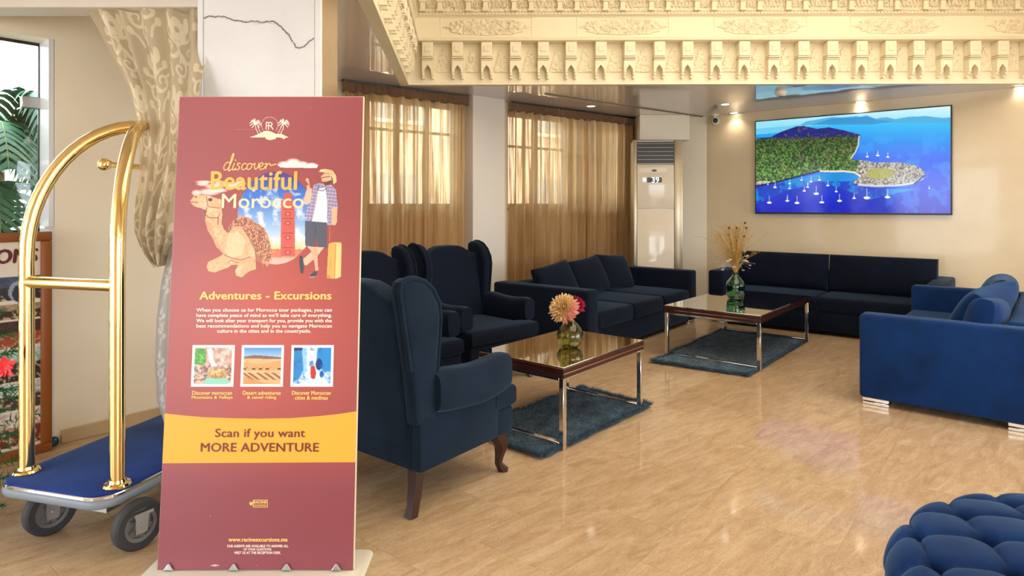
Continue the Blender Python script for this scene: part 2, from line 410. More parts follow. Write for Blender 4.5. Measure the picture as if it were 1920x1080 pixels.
def inset(d):
    return [Vector((A.x+d, A.y-d)), Vector((B.x-d, B.y-d)), Vector((C.x-d, C.y+d)), Vector((D.x+d, D.y+d))]
def sweep(bm, prof):
    rows = [[bm.verts.new((p.x, p.y, z)) for p in inset(d)] for d, z in prof]
    for a, b in zip(rows, rows[1:]):
        for k in range(4): bm.faces.new((a[k], a[(k+1) % 4], b[(k+1) % 4], b[k]))
    return bm
corn = struct(obj('trim_cornice', sweep(nb(), [(-.1, 2.728), (0, 2.722), (0, 3.145), (.115, 3.15), (.125, 3.158), (.125, 3.166), (.115, 3.176), (.095, 3.19),
             (.09, 3.40), (.105, 3.41), (.12, 3.418), (.12, 3.428), (.108, 3.436), (.1, 3.45), (.1, 3.80), (.2, 3.82), (.2, 3.9), (.0, 3.92), (0, 4.5)]), 'stucco', ang=25),
             'carved cream stucco cornice running round the ceiling well')
# bead moulding under the frieze
bm = nb(); e0, e1 = inset(.125)[0], inset(.125)[1]; L = (e1-e0).length
for i in range(int(L/.034)): ball(bm, (e0.x+.02+i*.034, e0.y+(e1.y-e0.y)*i*.034/L, 3.43), .0115, 6, 4, (1.3, .6, 1))
tag(obj('bead', bm, 'stucco', corn), kind='stuff')
# corbels: block, double ledge, carved shaft and pointed arch between two feet
def corbel_mesh():
    w = .115; bm = nb()
    box(bm, -w/2, w/2, -.105, 0, 2.995, 3.147, .006, 1)
    box(bm, -.012-.02, .012+.02, -.112, -.1, 3.04, 3.10, .008, 1, mtx=T(0, 0, 0))
    box(bm, -w/2-.004, w/2+.004, -.112, 0, 2.975, 2.988, .003, 1); box(bm, -w/2, w/2, -.095, 0, 2.958, 2.972, .003, 1)
    prism(bm, [(-w/2, 2.956), (w/2, 2.956), (w/2, 2.83), (.036, 2.83), (.034, 2.862), (.02, 2.885), (0, 2.91), (-.02, 2.885), (-.034, 2.862), (-.036, 2.83), (-w/2, 2.83)], -.085, 0, 'y')
    for s in (-1, 1):
        box(bm, s*.047-.0105, s*.047+.0105, -.075, 0, 2.80, 2.832, .003, 1); box(bm, s*.047-.012, s*.047+.012, -.055, 0, 2.772, 2.802, .004, 1)
    me = bpy.data.meshes.new('corbel'); bmesh.ops.recalc_face_normals(bm, faces=bm.faces); bm.to_mesh(me); bm.free(); me.materials.append(MAT['stucco']); smooth(me, 30); return me
cme = corbel_mesh()
def panel_mesh():
    bm = nb(); 
    st = [(-.075, 2.85), (.075, 2.85), (.075, 2.91), (.058, 2.91), (.058, 2.96), (.042, 2.96), (.042, 3.02), (.026, 3.02), (.026, 3.07), (.012, 3.07), (0, 3.10),
          (-.012, 3.07), (-.026, 3.07), (-.026, 3.02), (-.042, 3.02), (-.042, 2.96), (-.058, 2.96), (-.058, 2.91), (-.075, 2.91)]
    prism(bm, st, -.012, 0, 'y')
    me = bpy.data.meshes.new('carved_panel'); bm.to_mesh(me); bm.free(); me.materials.append(MAT['stucco_carved']); return me
pme = panel_mesh()
cpx = [801.6, 857.8, 912.5, 966.6, 1018.8, 1071, 1127, 1181, 1237, 1289.7, 1343.6, 1396, 1452, 1507, 1561, 1616, 1670, 1723, 1775.6, 1828.6, 1881, 1934]
dAB = (B-A).normalized(); aAB = math.atan2(dAB.y, dAB.x)
prev = None
for px in cpx:
    p = A+dAB*on_line(px, A+Vector((0, -.09)), dAB)
    o = bpy.data.objects.new('corbel', cme); COL.objects.link(o); o.parent = corn; o.location = (p.x, p.y, 0); o.rotation_euler = (0, 0, aAB)
    q = bpy.data.objects.new('carved_panel', pme); COL.objects.link(q); q.parent = corn; q.rotation_euler = (0, 0, aAB); pm = p+dAB*.152; q.location = (pm.x, pm.y, 0)
dDA = (A-D).normalized(); aDA = math.atan2(dDA.y, dDA.x)
for k in range(12):
    p = A-dDA*(.32+.30*k)
    o = bpy.data.objects.new('corbel', cme); COL.objects.link(o); o.parent = corn; o.location = (p.x, p.y, 0); o.rotation_euler = (0, 0, aDA)
    q = bpy.data.objects.new('carved_panel', pme); COL.objects.link(q); q.parent = corn; q.rotation_euler = (0, 0, aDA); pm = p+dDA*.15; q.location = (pm.x, pm.y, 0)
# medallions on the plain band
def medallion():
    bm = nb(); w, h = .40, .082; pts = []
    n = 40
    for i in range(n):
        a = 2*PI*i/n; x = math.cos(a); y = math.sin(a)
        ex = abs(x)**.55*(1 if x > 0 else -1); ey = abs(y)**.75*(1 if y > 0 else -1); k = 1+.05*math.cos(12*a)
        pts.append((ex*w*k*.97, ey*h*k))
    prism(bm, pts, -.014, 0, 'y', .004, 1)
    for s in (-1, 1): prism(bm, [(s*.39, .02), (s*.455, 0), (s*.39, -.02)], -.01, 0, 'y')
    rnd = random.Random(3)
    for i in range(46):                                   # curling tendrils
        x = rnd.uniform(-.34, .34); z = rnd.uniform(-.055, .055); r = rnd.uniform(.012, .026); a0 = rnd.uniform(0, 6); pp = [(x+r*(1-.08*t)*math.cos(a0+t*.75), -.016, z+r*(1-.08*t)*math.sin(a0+t*.75)) for t in range(7)]
        tube(bm, pp, .0048, 5)
    return bm
def frame_bm():
    bm = nb(); w, h, t = .475, .104, .005
    for (x0, x1, z0, z1) in ((-w, w, h-t, h), (-w, w, -h, -h+t), (-w, -w+t, -h, h), (w-t, w, -h, h)): box(bm, x0, x1, -.006, 0, z0, z1)
    return bm
mm = obj('medallion', medallion(), 'stucco_carved', corn); fm = obj('medallion_frame', frame_bm(), 'stucco', corn)
e0 = inset(.092)[0]
for i, px in enumerate((912, 1168, 1426, 1681, 1934)):
    p = e0+dAB*on_line(px, e0, dAB)
    for src in (mm, fm):
        o = src if i == 0 else src.copy()
        if i: COL.objects.link(o)
        o.location = (p.x, p.y, 3.297); o.rotation_euler = (0, 0, aAB)
# frieze: little colonnettes in pairs carrying scalloped arches
def colonnette():
    bm = nb(); box(bm, -.035, .035, -.055, 0, 3.545, 3.575, .004, 1); box(bm, -.045, .045, -.06, 0, 3.575, 3.605, .006, 1); box(bm, -.026, .026, -.045, 0, 3.47, 3.546, .006, 1); box(bm, -.032, .032, -.05, 0, 3.452, 3.474, .003, 1)
    box(bm, -.04, .04, -.05, 0, 3.605, 3.66, .01, 1)
    return bm
def frieze_arch(w):
    bm = nb(); pts = []
    n = 24
    inner = [(w*math.cos(PI*i/n)*(1-.09*abs(math.sin(3.5*PI*i/n))), 3.60+.15*math.sin(PI*i/n)*(1-.09*abs(math.sin(3.5*PI*i/n)))) for i in range(n+1)]
    outr = [((w+.03)*math.cos(PI*i/n), 3.60+.185*math.sin(PI*i/n)) for i in range(n+1)]
    for i in range(n):
        prism(bm, [inner[i], inner[i+1], outr[i+1], outr[i]], -.05, 0, 'y')
    for i in range(6):
        x = (i-2.5)*w*.3; tube(bm, [(x+.02*math.cos(t*.8+i), -.012, 3.53+.035*math.sin(t*.8+i)) for t in range(7)], .007, 5)
    box(bm, -w*.9, w*.9, -.012, 0, 3.455, 3.475)
    return bm
co = obj('colonnette', colonnette(), 'stucco', corn, 30); ar = obj('frieze_arch', frieze_arch(.125), 'stucco_carved', corn); arn = obj('narrow_arch', frieze_arch(.07), 'stucco_carved', corn)
e0 = inset(.1)[0]; first = [True, True, True]
def put(src, idx, px):
    p = e0+dAB*on_line(px, e0, dAB); o = src if first[idx] else src.copy()
    if not first[idx]: COL.objects.link(o)
    first[idx] = False; o.location = (p.x, p.y, 0); o.rotation_euler = (0, 0, aAB)
for k in range(14):
    c = 809+85.4*k
    if c-16 > 785: put(co, 0, c-16)
    put(co, 0, c+16); put(ar, 1, c+42.7); put(arn, 2, c)
fb = nb(); ea, eb = inset(.101)[0], inset(.101)[1]
box(fb, 0, (eb-ea).length, -.004, 0, 3.45, 3.80)
obj('frieze_ground', fb, 'stucco_carved', corn, loc=(ea.x, ea.y, 0), rotz=aAB)

# baseboards
def strip(name, p, q, z0, z1, t, mat, label, parent=None):
    d = q-p; bm = nb(); box(bm, 0, d.length, -t, 0, z0, z1, .004, 1)
    o = obj(name, bm, mat, parent, loc=(p.x, p.y, 0), rotz=math.atan2(d.y, d.x)); return struct(o, label) if not parent else o
strip('baseboard_left', LB, LJ, 0, .085, .015, 'marble_beige', 'beige marble baseboard along the left wall')
strip('baseboard_tv', K+u2*.02, KR, 0, .09, .015, 'marble_beige', 'beige marble baseboard under the television wall')
strip('baseboard_curtain', CS, N, 0, .09, .012, 'marble_beige', 'beige marble baseboard under the curtained windows')

# marble column
X0, X1, Y0, Y1 = -1.648, -1.002, 3.3, 3.612
bm = nb(); box(bm, X0+.012, X1, Y0+.022, Y1, 0, H)
column = struct(obj('column', bm, wall_mat('brown_marble', rgb(150, 126, 96), rgb(180, 156, 124), .2)), 'square column faced with veined white marble behind the banner')
bm = nb(); box(bm, X0, X0+.03, Y0-.006, Y0+.02, 0, H, .003, 1); obj('edge_strip', bm, 'marble', column)
bm = nb(); box(bm, X0+.032, X1-.034, Y0, Y0+.022, 0, H); obj('marble_slab', bm, 'marble', column)
bm = nb(); box(bm, X1-.032, X1+.001, Y0-.003, Y0+.022, 0, H, .002, 1); obj('edge_strip', bm, 'marble', column)
gx, gz = np.meshgrid(np.linspace(381, 593, 300), np.linspace(0, 182, 260)); cv = Canvas(gx, gz)
vn = np.array([(85, 128), (120, 118), (180, 121), (240, 120), (320, 150), (400, 160), (440, 152), (500, 158), (590, 150), (640, 190), (665, 222), (690, 240), (720, 290), (750, 345), (800, 340), (840, 300), (885, 268)])/3.84+np.array([360, 0])
rn = random.Random(5); jag = []
for (a, b) in zip(vn, vn[1:]):
    for t in np.linspace(0, 1, 6)[:-1]: jag.append((a[0]+(b[0]-a[0])*t+rn.uniform(-.9, .9), a[1]+(b[1]-a[1])*t+rn.uniform(-1.1, 1.1)))
cv.line(jag, 5.5, (214, 213, 217)); cv.line(jag, 3.2, (186, 184, 190)); cv.line([(x+2, y+3+2*math.sin(x*.2)) for x, y in jag[30:60]], 1.6, (170, 168, 174)); cv.line(jag, 1.8, (96, 94, 102))
cv.line([(455, 172), (480, 160), (512, 146)], 1.6, (222, 220, 220)); cv.line([(540, 84), (575, 66), (592, 58)], 1.2, (226, 224, 224))
pos = np.stack([(gx-CX)/F*(Y0-.0008), np.full(gx.shape, Y0-.0008), CH+(HY-gz)/F*(Y0-.0008)], -1)
cv.build('vein', pos, 'print', column)
bm = nb(); box(bm, -3.12, X0+.012, 3.3, 3.46, 2.492, H, .004, 1)
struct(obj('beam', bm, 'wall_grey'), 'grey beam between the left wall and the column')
# pilaster between the curtained bays
pa = QC+c2*on_line(870, QC, c2); bm = nb(); box(bm, 0, .468, -.183, .02, 0, H, .004, 1)
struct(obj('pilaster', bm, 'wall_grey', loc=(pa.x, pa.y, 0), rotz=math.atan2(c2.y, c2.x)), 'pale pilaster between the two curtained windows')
# soffit box over the air conditioner
bm = nb(); box(bm, 1.79, 2.49, 8.82, 9.4, 2.375, H, .004, 1); struct(obj('soffit', bm, 'wall_pale'), 'pale boxed soffit above the air conditioner')

# windows behind the curtains
def glass_mat():
    m = M('window_glass'); t = m.node('ShaderNodeBsdfTransparent'); g = m.node('ShaderNodeBsdfGlossy', Roughness=.02); fr = m.node('ShaderNodeFresnel', IOR=1.45); mx = m.node('ShaderNodeMixShader')
    t.inputs[0].default_value = (.93, .96, .95, 1); m.link(fr.outputs[0], mx.inputs[0]); m.link(t.outputs[0], mx.inputs[1]); m.link(g.outputs[0], mx.inputs[2]); m.link(mx.outputs[0], m.n['Material Output'].inputs[0]); return m.m
MAT['glass'] = glass_mat()
MAT['alu'] = plain('white_aluminium', rgb(205, 203, 198), .35)
def window(name, t0, t1, z0, z1, nx, label, bars):
    p = CS+c2*t0; w = t1-t0; a = math.atan2(c2.y, c2.x)
    bm = nb(); f = .05
    for (x0, x1, q0, q1) in ((0, w, z0, z0+f), (0, w, z1-f, z1), (0, f, z0, z1), (w-f, w, z0, z1)): box(bm, x0, x1, .06, .11, q0, q1, .004, 1)
    o = struct(obj(name, bm, 'alu', loc=(p.x, p.y, 0), rotz=a), label)
    for i in range(1, nx):
        b = nb(); box(b, w*i/nx-.025, w*i/nx+.025, .06, .11, z0+f, z1-f); obj('mullion', b, 'alu', o)
    for q in bars:
        b = nb(); box(b, f, w-f, .07, .1, q-.015, q+.015); obj('glazing_bar', b, 'alu', o)
    for i in range(nx):
        b = nb(); box(b, w*i/nx+.025, w*(i+1)/nx-.025, .08, .086, z0+f, z1-f); obj('pane', b, 'glass', o)
    b = nb(); box(b, -.02, w+.02, -.02, .06, z0-.03, z0, .004, 1); obj('sill', b, 'marble_beige', o)
    return o
window('window_1', b1[0], b1[1], 1.425, 2.62, 3, 'window behind the brown curtain left of the pilaster', (2.28,))
window('window_2', b2[0], b2[1], 1.43, 2.62, 4, 'wide window behind the two curtains right of the pilaster', (2.2,))
# jamb and narrow sidelight at the far end of the curtain wall
jf = CS+c2*(on_line(1179, QC, c2)+.94); bm = nb(); box(bm, 0, .035, -.06, 0, .1, 2.66, .004, 1); box(bm, .3, .34, -.05, 0, .1, 2.66, .004, 1); box(bm, 0, .34, -.05, 0, 2.62, 2.66); box(bm, .03, .31, -.02, 0, 1.38, 1.43)
struct(obj('trim_1', bm, plain('bronze_frame', rgb(150, 130, 98), .35), loc=(jf.x, jf.y, 0), rotz=math.atan2(c2.y, c2.x)), 'slim bronze window trim beside the air conditioner')
# frameless glass door at the far left
a = math.atan2(v2.y, v2.x); dp = LB-v2*1.75
bm = nb(); box(bm, 0, 1.685, .185, .195, .02, 2.44)
door = struct(obj('door_1', bm, 'glass', loc=(dp.x, dp.y, 0), rotz=a), 'frameless glass door at the far left, a palm behind it')
b = nb(); box(b, 1.60, 1.70, .165, .215, 2.05, 2.12, .004, 1); obj('clamp', b, 'steel', door)
b = nb(); box(b, 1.60, 1.70, .165, .215, .25, .32, .004, 1); obj('clamp', b, 'steel', door)
b = nb(); box(b, 1.69, 1.72, .0, .2, 0, 1.31, .002, 1); box(b, 1.69, 1.718, .0, .2, 1.325, 2.457, .002, 1); obj('jamb_cladding', b, 'marble', door)
b = nb(); box(b, 1.684, 1.69, .18, .2, 0, 2.45); box(b, 0, 1.69, .18, .2, 2.44, 2.457); obj('seal', b, 'black', door)

# ground and buildings outside
bm = nb(); box(bm, -60, 60, -60, 60, -.6, -.16); struct(obj('ground', bm, plain('paving_outside', rgb(196, 190, 180), .8)), 'paved ground outside the windows')
def building(name, label, cx, cy, w, d, h, rz, mat, nwin, nflo):
    t = thing(name, label, 'building', (cx, cy, -.16), rz)
    bm = nb(); box(bm, -w/2, w/2, 0, d, 0, h); obj('wall', bm, mat, t)
    for i in range(nwin):
        for j in range(nflo):
            x = -w/2+w*(i+.5)/nwin; z = 1.0+j*3.0
            b = nb(); box(b, x-.65, x+.65, -.06, .02, z, z+1.5); obj('window', b, 'dim_pane', t)
            b = nb(); box(b, x-.75, x+.75, -.12, 0, z-.1, z); obj('sill', b, 'stucco', t)
    b = nb(); box(b, -w/2-.2, w/2+.2, -.25, d, h, h+.25); obj('roof_edge', b, 'stucco', t); return t
MAT['dim_pane'] = plain('dim_window_pane', rgb(150, 146, 140), .3); MAT['terracotta'] = plain('terracotta_render', rgb(206, 176, 150), .9); MAT['ochre'] = plain('ochre_render', rgb(88, 84, 74), .9)
building('apartment_building', 'pale apartment building seen faintly through the brown sheers', -3.2, 17.5, 14, 5, 5.6, R(38.6), 'terracotta', 5, 2)
building('grey_building', 'grey building beyond the glass door behind the palm', -6.9, 9.6, 5.0, 2, 2.9, R(38), 'ochre', 3, 1)

# ------------------------------------------------------------------ upholstered furniture
def wing_chair(name, label, loc, rz, mat, group='wing chairs round the near coffee table'):
    t = thing(name, label, 'armchair', (loc[0], loc[1], 0), rz, group)
    bm = nb(); box(bm, -.335, .335, -.32, .30, .215, .36, .02, 3); box(bm, -.37, .37, .20, .365, .215, .36, .018, 3); obj('seat_frame', bm, mat, t)
    bm = nb()                                                           # T-shaped seat cushion
    tp = [(-.265, -.24), (.265, -.24), (.265, .20), (.375, .21), (.375, .385), (-.375, .385), (-.375, .21), (-.265, .20)]
    prism(bm, tp, .355, .475, 'z', .03, 3); obj('seat', bm, mat, t)
    bm = nb()
    n = 13; top = [(x, 1.065+.042*math.cos(PI*x/.31)-.012*math.cos(2*PI*x/.31)) for x in np.linspace(-.31, .31, n)]
    prism(bm, [(-.30, .30)]+top+[(.30, .30)], -.07, .07, 'y', .028, 3, mtx=T(0, -.27, 0) @ Matrix(((1, 0, 0, 0), (0, 1, -.17, .05), (0, 0, 1, 0), (0, 0, 0, 1))))
    obj('backrest', bm, mat, t)
    bm = nb(); box(bm, -.335, .335, -.345, -.30, .215, .62, .015, 2); obj('back_panel', bm, mat, t)
    wp = [(-.365, .44), (-.40, .70), (-.445, .95), (-.465, 1.065), (-.455, 1.105), (-.42, 1.122), (-.37, 1.12), (-.31, 1.10), (-.255, 1.055), (-.215, .99), (-.203, .92), (-.210, .84), (-.218, .76), (-.226, .68), (-.232, .60), (-.235, .44)]
    for s in (-1, 1):
        bm = nb(); lo, hi = (.29, .375) if s > 0 else (-.375, -.29)
        prism(bm, wp, lo, hi, 'x', .028, 3, mtx=Matrix(((1, 0, s*.0, 0), (0, 1, 0, 0), (0, 0, 1, 0), (0, 0, 0, 1))))
        w = obj('wing', bm, mat, t)
        pb = nb(); tube(pb, [(s*.364, y, z) for y, z in wp[1:15]], .012, 8); obj('piping', pb, mat, w)
        bm = nb(); box(bm, min(s*.30, s*.372), max(s*.30, s*.372), -.345, .24, .215, .58, .016, 2); obj('side_panel', bm, mat, t)
        bm = nb(); pr = []
        for k in range(18):                                            # rolled arm section, x outwards
            a = 2*PI*k/18; ca, sa = math.cos(a), math.sin(a); pr.append((s*(.352+.07*math.copysign(abs(ca)**.6, ca)), .558+.105*math.copysign(abs(sa)**.6, sa)))
        b2 = nb(); rows = []
        for i, y in enumerate(np.linspace(-.25, .30, 12)):
            k = [.86, .97][min(i, 1)] if i < 2 else (1 if i < 10 else (.97 if i == 10 else .86)); dz = .012*math.cos(i*.5)
            rows.append([b2.verts.new((s*.352+(x-s*.352)*k, y, .558+(z-.558)*k+dz)) for x, z in pr])
        for r0, r1 in zip(rows, rows[1:]):
            for k in range(18): b2.faces.new((r0[k], r0[(k+1) % 18], r1[(k+1) % 18], r1[k]))
        b2.faces.new(rows[0]); b2.faces.new(rows[-1]); join(bm, b2)
        obj('arm', bm, mat, t)
        bm = nb(); cp = [(s*.315, .265, .225), (s*.32, .295, .19), (s*.325, .315, .14), (s*.32, .305, .09), (s*.32, .295, .05), (s*.325, .315, .02), (s*.33, .33, .0)]
        tube(bm, cp, [.052, .05, .04, .026, .021, .026, .03], 8); obj('leg', bm, 'wood_dark', t)
        bm = nb(); tube(bm, [(s*.30, -.30, .23), (s*.305, -.31, .15), (s*.31, -.33, .05), (s*.31, -.345, 0)], [.042, .036, .03, .032], 4); obj('leg', bm, 'wood_dark', t, ang=30)
    return t
wing_chair('wing_chair', 'navy wing chair seen from behind, nearest the banner', (-.507, 3.388), R(-37.4), 'velvet_chair_lit')
wing_chair('wing_chair', 'navy wing chair facing the coffee table, beside the long sofa', (-.308, 5.355), R(-135.5), 'velvet')
wing_chair('wing_chair', 'navy wing chair half hidden behind the banner and another chair', (-.89, 4.655), R(-135.5), 'velvet')

def sofa(name, label, front_left, rz, Wd, Dp, arm_h, mat, back_h=.66, seats=3, backs=0, arm_t=.19, group='navy velvet sofas of the lounge', feet=True, cush_h=.44):
    """local x along the sofa, y towards its back, origin at the front-left floor corner"""
    t = thing(name, label, 'sofa', (front_left[0], front_left[1], 0), rz, group)
    zf = .05
    bm = nb(); box(bm, arm_t-.01, Wd-arm_t+.01, .02, Dp-.02, zf, .27, .012, 2); obj('base', bm, mat, t)
    for k in range(2):
        x0 = 0 if k == 0 else Wd-arm_t
        bm = nb(); box(bm, x0, x0+arm_t, 0, Dp, zf, arm_h, .028, 3); obj('arm', bm, mat, t)
    bm = nb(); box(bm, arm_t-.01, Wd-arm_t+.01, Dp-.2, Dp, zf, back_h, .03, 3); obj('backrest', bm, mat, t)
    sw = (Wd-2*arm_t)/seats
    for i in range(seats):
        bm = nb(); x0 = arm_t+i*sw
        box(bm, x0+.003, x0+sw-.003, .0, Dp-.2, .255, .43, .045, 4); obj('seat_cushion', bm, mat, t)
    if backs:
        bw = (Wd-2*arm_t+.12)/backs
        for i in range(backs):
            bm = nb(); x = arm_t-.06+bw*(i+.5)
            cushion(bm, bw-.005, cush_h, .26, .3, 16, mtx=T(x, Dp-.34, .43+cush_h/2-.005) @ RX(-9)); obj('back_cushion', bm, mat, t)
    if feet:
        for x in (.02, Wd-.19):
            for y in (.02, Dp-.19):
                bm = nb(); box(bm, x, x+.17, y, y+.17, 0, .022, .003, 1); box(bm, x, x+.17, y, y+.17, .026, .052, .003, 1); obj('foot', bm, 'chrome', t)
    return t
# long sofa under the window: front towards the table, so local y = away from it
S1 = (.71, 5.86); r1 = math.atan2(v2.y, v2.x)
sofa('sofa', 'long navy sofa under the curtained window with loose pillows', S1, r1, 2.52, 1.17, .655, 'velvet', .63, 3)
S2 = (2.44, 7.84); r2 = math.atan2(u2.y, u2.x)
sofa('sofa', 'navy sofa under the television with two big back cushions', S2, r2, 2.46, 1.02, .65, 'velvet', .66, 2, 2)
S3c = Vector((2.545, 4.62)); a3 = R(-41)        # right sofa: near arm along this direction, front faces the far table
t3 = R(49)
def local3(x, y): return S3c+Vector((math.cos(t3), math.sin(t3)))*x
L3 = 2.33
far = local3(L3, 0)
sofa('sofa', 'bright navy sofa on the right, seen from the side of its arm', (far.x, far.y), t3+PI, L3, 1.05, .66, 'velvet_blue_lit', .68, 2, 2, .17, cush_h=.40)

def pillow(label, base, rz, w, h, th, tilt, mat, group, roll=0, z=.43):
    bm = nb(); cushion(bm, w, h, th, .62, 24, mtx=T(0, 0, h/2) @ RY(roll), corner=.9)
    o = obj('pillow', bm, mat, None, 180); o.location = (base[0], base[1], z); o.rotation_euler = (R(-tilt), 0, rz)
    return tag(o, label, 'pillow', group)
d1 = Vector((math.cos(r1), math.sin(r1))); n1 = Vector((-d1.y, d1.x))
for i, (x, lab) in enumerate(((.60, 'dark navy pillow nearest the wing chair on the long sofa'), (1.26, 'middle dark navy pillow on the long sofa'), (1.86, 'dark navy pillow nearest the air conditioner on the long sofa'))):
    p = Vector(S1)+d1*x+n1*.70
    pillow(lab, p, r1, .66, (.42, .44, .44)[i], .22, 24, 'velvet', 'loose pillows on the long sofa', (-6, -4, 5)[i])
d3 = Vector((math.cos(t3), math.sin(t3))); n3 = Vector((math.sin(t3), -math.cos(t3)))
p = S3c+d3*.52+n3*.56
pillow('blue velvet pillow leaning forward at the near end of the right sofa', p, t3+PI-.25, .60, .50, .24, 28, 'velvet_blue_lit', 'loose pillows on the right sofa', 6)
p = S3c+d3*1.15+n3*.62
pillow('darker blue pillow behind the front one on the right sofa', p, t3+PI, .60, .47, .2, 22, 'velvet_blue_lit', 'loose pillows on the right sofa', -5)

# tufted ottoman
OC = (1.655, 1.60)
t = thing('ottoman', 'round deep-buttoned blue velvet ottoman at the front', 'ottoman', (OC[0], OC[1], 0), R(20))
sp = .215; hh = sp/2
def tuft(x, y):
    p = (x/1.0+y/1.35)/sp; q = (x/1.0-y/1.35)/sp
    fp = abs(math.sin(PI*p)); fq = abs(math.sin(PI*q))
    crease = (1-fp)**5+(1-fq)**5; puff = (fp*fq)**.5
    btn = math.exp(-((1-math.cos(2*PI*p))+(1-math.cos(2*PI*q)))*3.2)
    return .013*puff-.008*min(crease, 1.2)-.055*btn
def dome(i, j, nu, nv):
    u = 2*PI*i; s = j                                   # s: 0 centre .. 1 bottom edge
    L = s*1.05
    if L < .50: rr, zz, nr, nz = L, .43-.05*(L/.5)**2, .2*(L/.5), 1.0
    else:
        th = min((L-.50)/.26, 1.0)*PI/2; ex = max(0, L-.76)
        rr = .50+.115*math.sin(th); zz = .38-.16*(1-math.cos(th))-ex*.75; nr, nz = math.sin(th)*.9+.2, math.cos(th)
    ln = math.hypot(nr, nz); nr /= ln; nz /= ln
    a = tuft(L*math.cos(u), L*math.sin(u)) if L < .8 else tuft(.8*math.cos(u), .8*math.sin(u))*max(0, 1-(L-.8)/.15)
    r = rr+nr*a; z = (zz+nz*a)*1.24
    return (r*math.cos(u), r*math.sin(u), max(z, .035))
bm = nb(); gridsurf(bm, 300, 150, lambda u, v: dome(u, .001+v*.999, 300, 150), True); obj('tufted_top', bm, 'velvet_blue_lit', t, 180)
bm = nb(); lathe(bm, [(.0, .02), (.55, .02), (.57, .03), (.57, .06), (.55, .09), (.0, .09)], 48); obj('plinth', bm, 'velvet_blue_lit', t)
for k in range(4):
    bm = nb(); a = PI/4+k*PI/2; lathe(bm, [(0, 0), (.025, 0), (.032, .03), (0, .03)], 12, T(.45*math.cos(a), .45*math.sin(a), 0)); obj('foot', bm, 'wood_dark', t)

# ------------------------------------------------------------------ coffee tables
MAT['tabletop'] = M('bronze_mirror_glass').set(Base_Color=rgb(206, 196, 182), Roughness=.015, Metallic=1.0).m
MAT['veneer'] = plain('mahogany_veneer', rgb(58, 24, 18), .25)
def coffee_table(label, f, r, l, zt):
    f, r, l = Vector(f), Vector(r), Vector(l); Lx = (r-f).length; Ly = (l-f).length; a = math.atan2((r-f).y, (r-f).x)
    t = thing('coffee_table', label, 'table', (f.x, f.y, 0), a, 'chrome and mirrored coffee tables')
    bm = nb(); box(bm, .004, Lx-.004, .004, Ly-.004, zt-.008, zt, .002, 1); obj('glass_top', bm, 'tabletop', t)
    bm = nb(); box(bm, 0, Lx, 0, Ly, zt-.038, zt-.0082, .003, 1); obj('tabletop', bm, 'veneer', t)
    bm = nb(); box(bm, .003, Lx-.003, .003, Ly-.003, zt-.043, zt-.038); obj('chrome_inlay', bm, 'chrome', t)
    bm = nb(); box(bm, .002, Lx-.002, .002, Ly-.002, zt-.066, zt-.043, .002, 1); obj('apron', bm, 'veneer', t)
    w = .034; zb = zt-.066
    for x in (.006, Lx-.006-w):
        for y in (.006, Ly-.006-w):
            bm = nb(); box(bm, x, x+w, y, y+w, 0.002, zb, .003, 1); obj('leg', bm, 'chrome', t)
        bm = nb(); box(bm, x, x+w, .006+w, Ly-.006-w, .022, .044, .002, 1); obj('floor_rail', bm, 'chrome', t)
        bm = nb(); box(bm, x, x+w, .006+w, Ly-.006-w, zb-.018, zb, .002, 1); obj('top_rail', bm, 'chrome', t)
    for y in (.006, Ly-.006-w):
        bm = nb(); box(bm, .006+w, Lx-.006-w, y+.01, y+w-.008, zb-.014, zb); obj('top_rail', bm, 'chrome', t)
    return t
def rect(f, r, l):
    f, r, l = Vector(f), Vector(r), Vector(l); d = (r-f).normalized(); n = Vector((-d.y, d.x)); return f, r, f+n*(l-f).length
TZ = .4945
def Pz(px, py, z): Y = F*(CH-z)/(py-HY); return Vector(((px-CX)/F*Y, Y))
coffee_table('near chrome coffee table with mirrored top holding a peach flower', *rect(Pz(1057, 690, TZ), Pz(1208, 637.5, TZ), Pz(902, 657, TZ)), TZ)
coffee_table('far chrome coffee table with mirrored top holding dried grasses', *rect(Pz(1426.7, 592, TZ), Pz(1518.5, 555, TZ), Pz(1243, 572.5, TZ)), TZ)

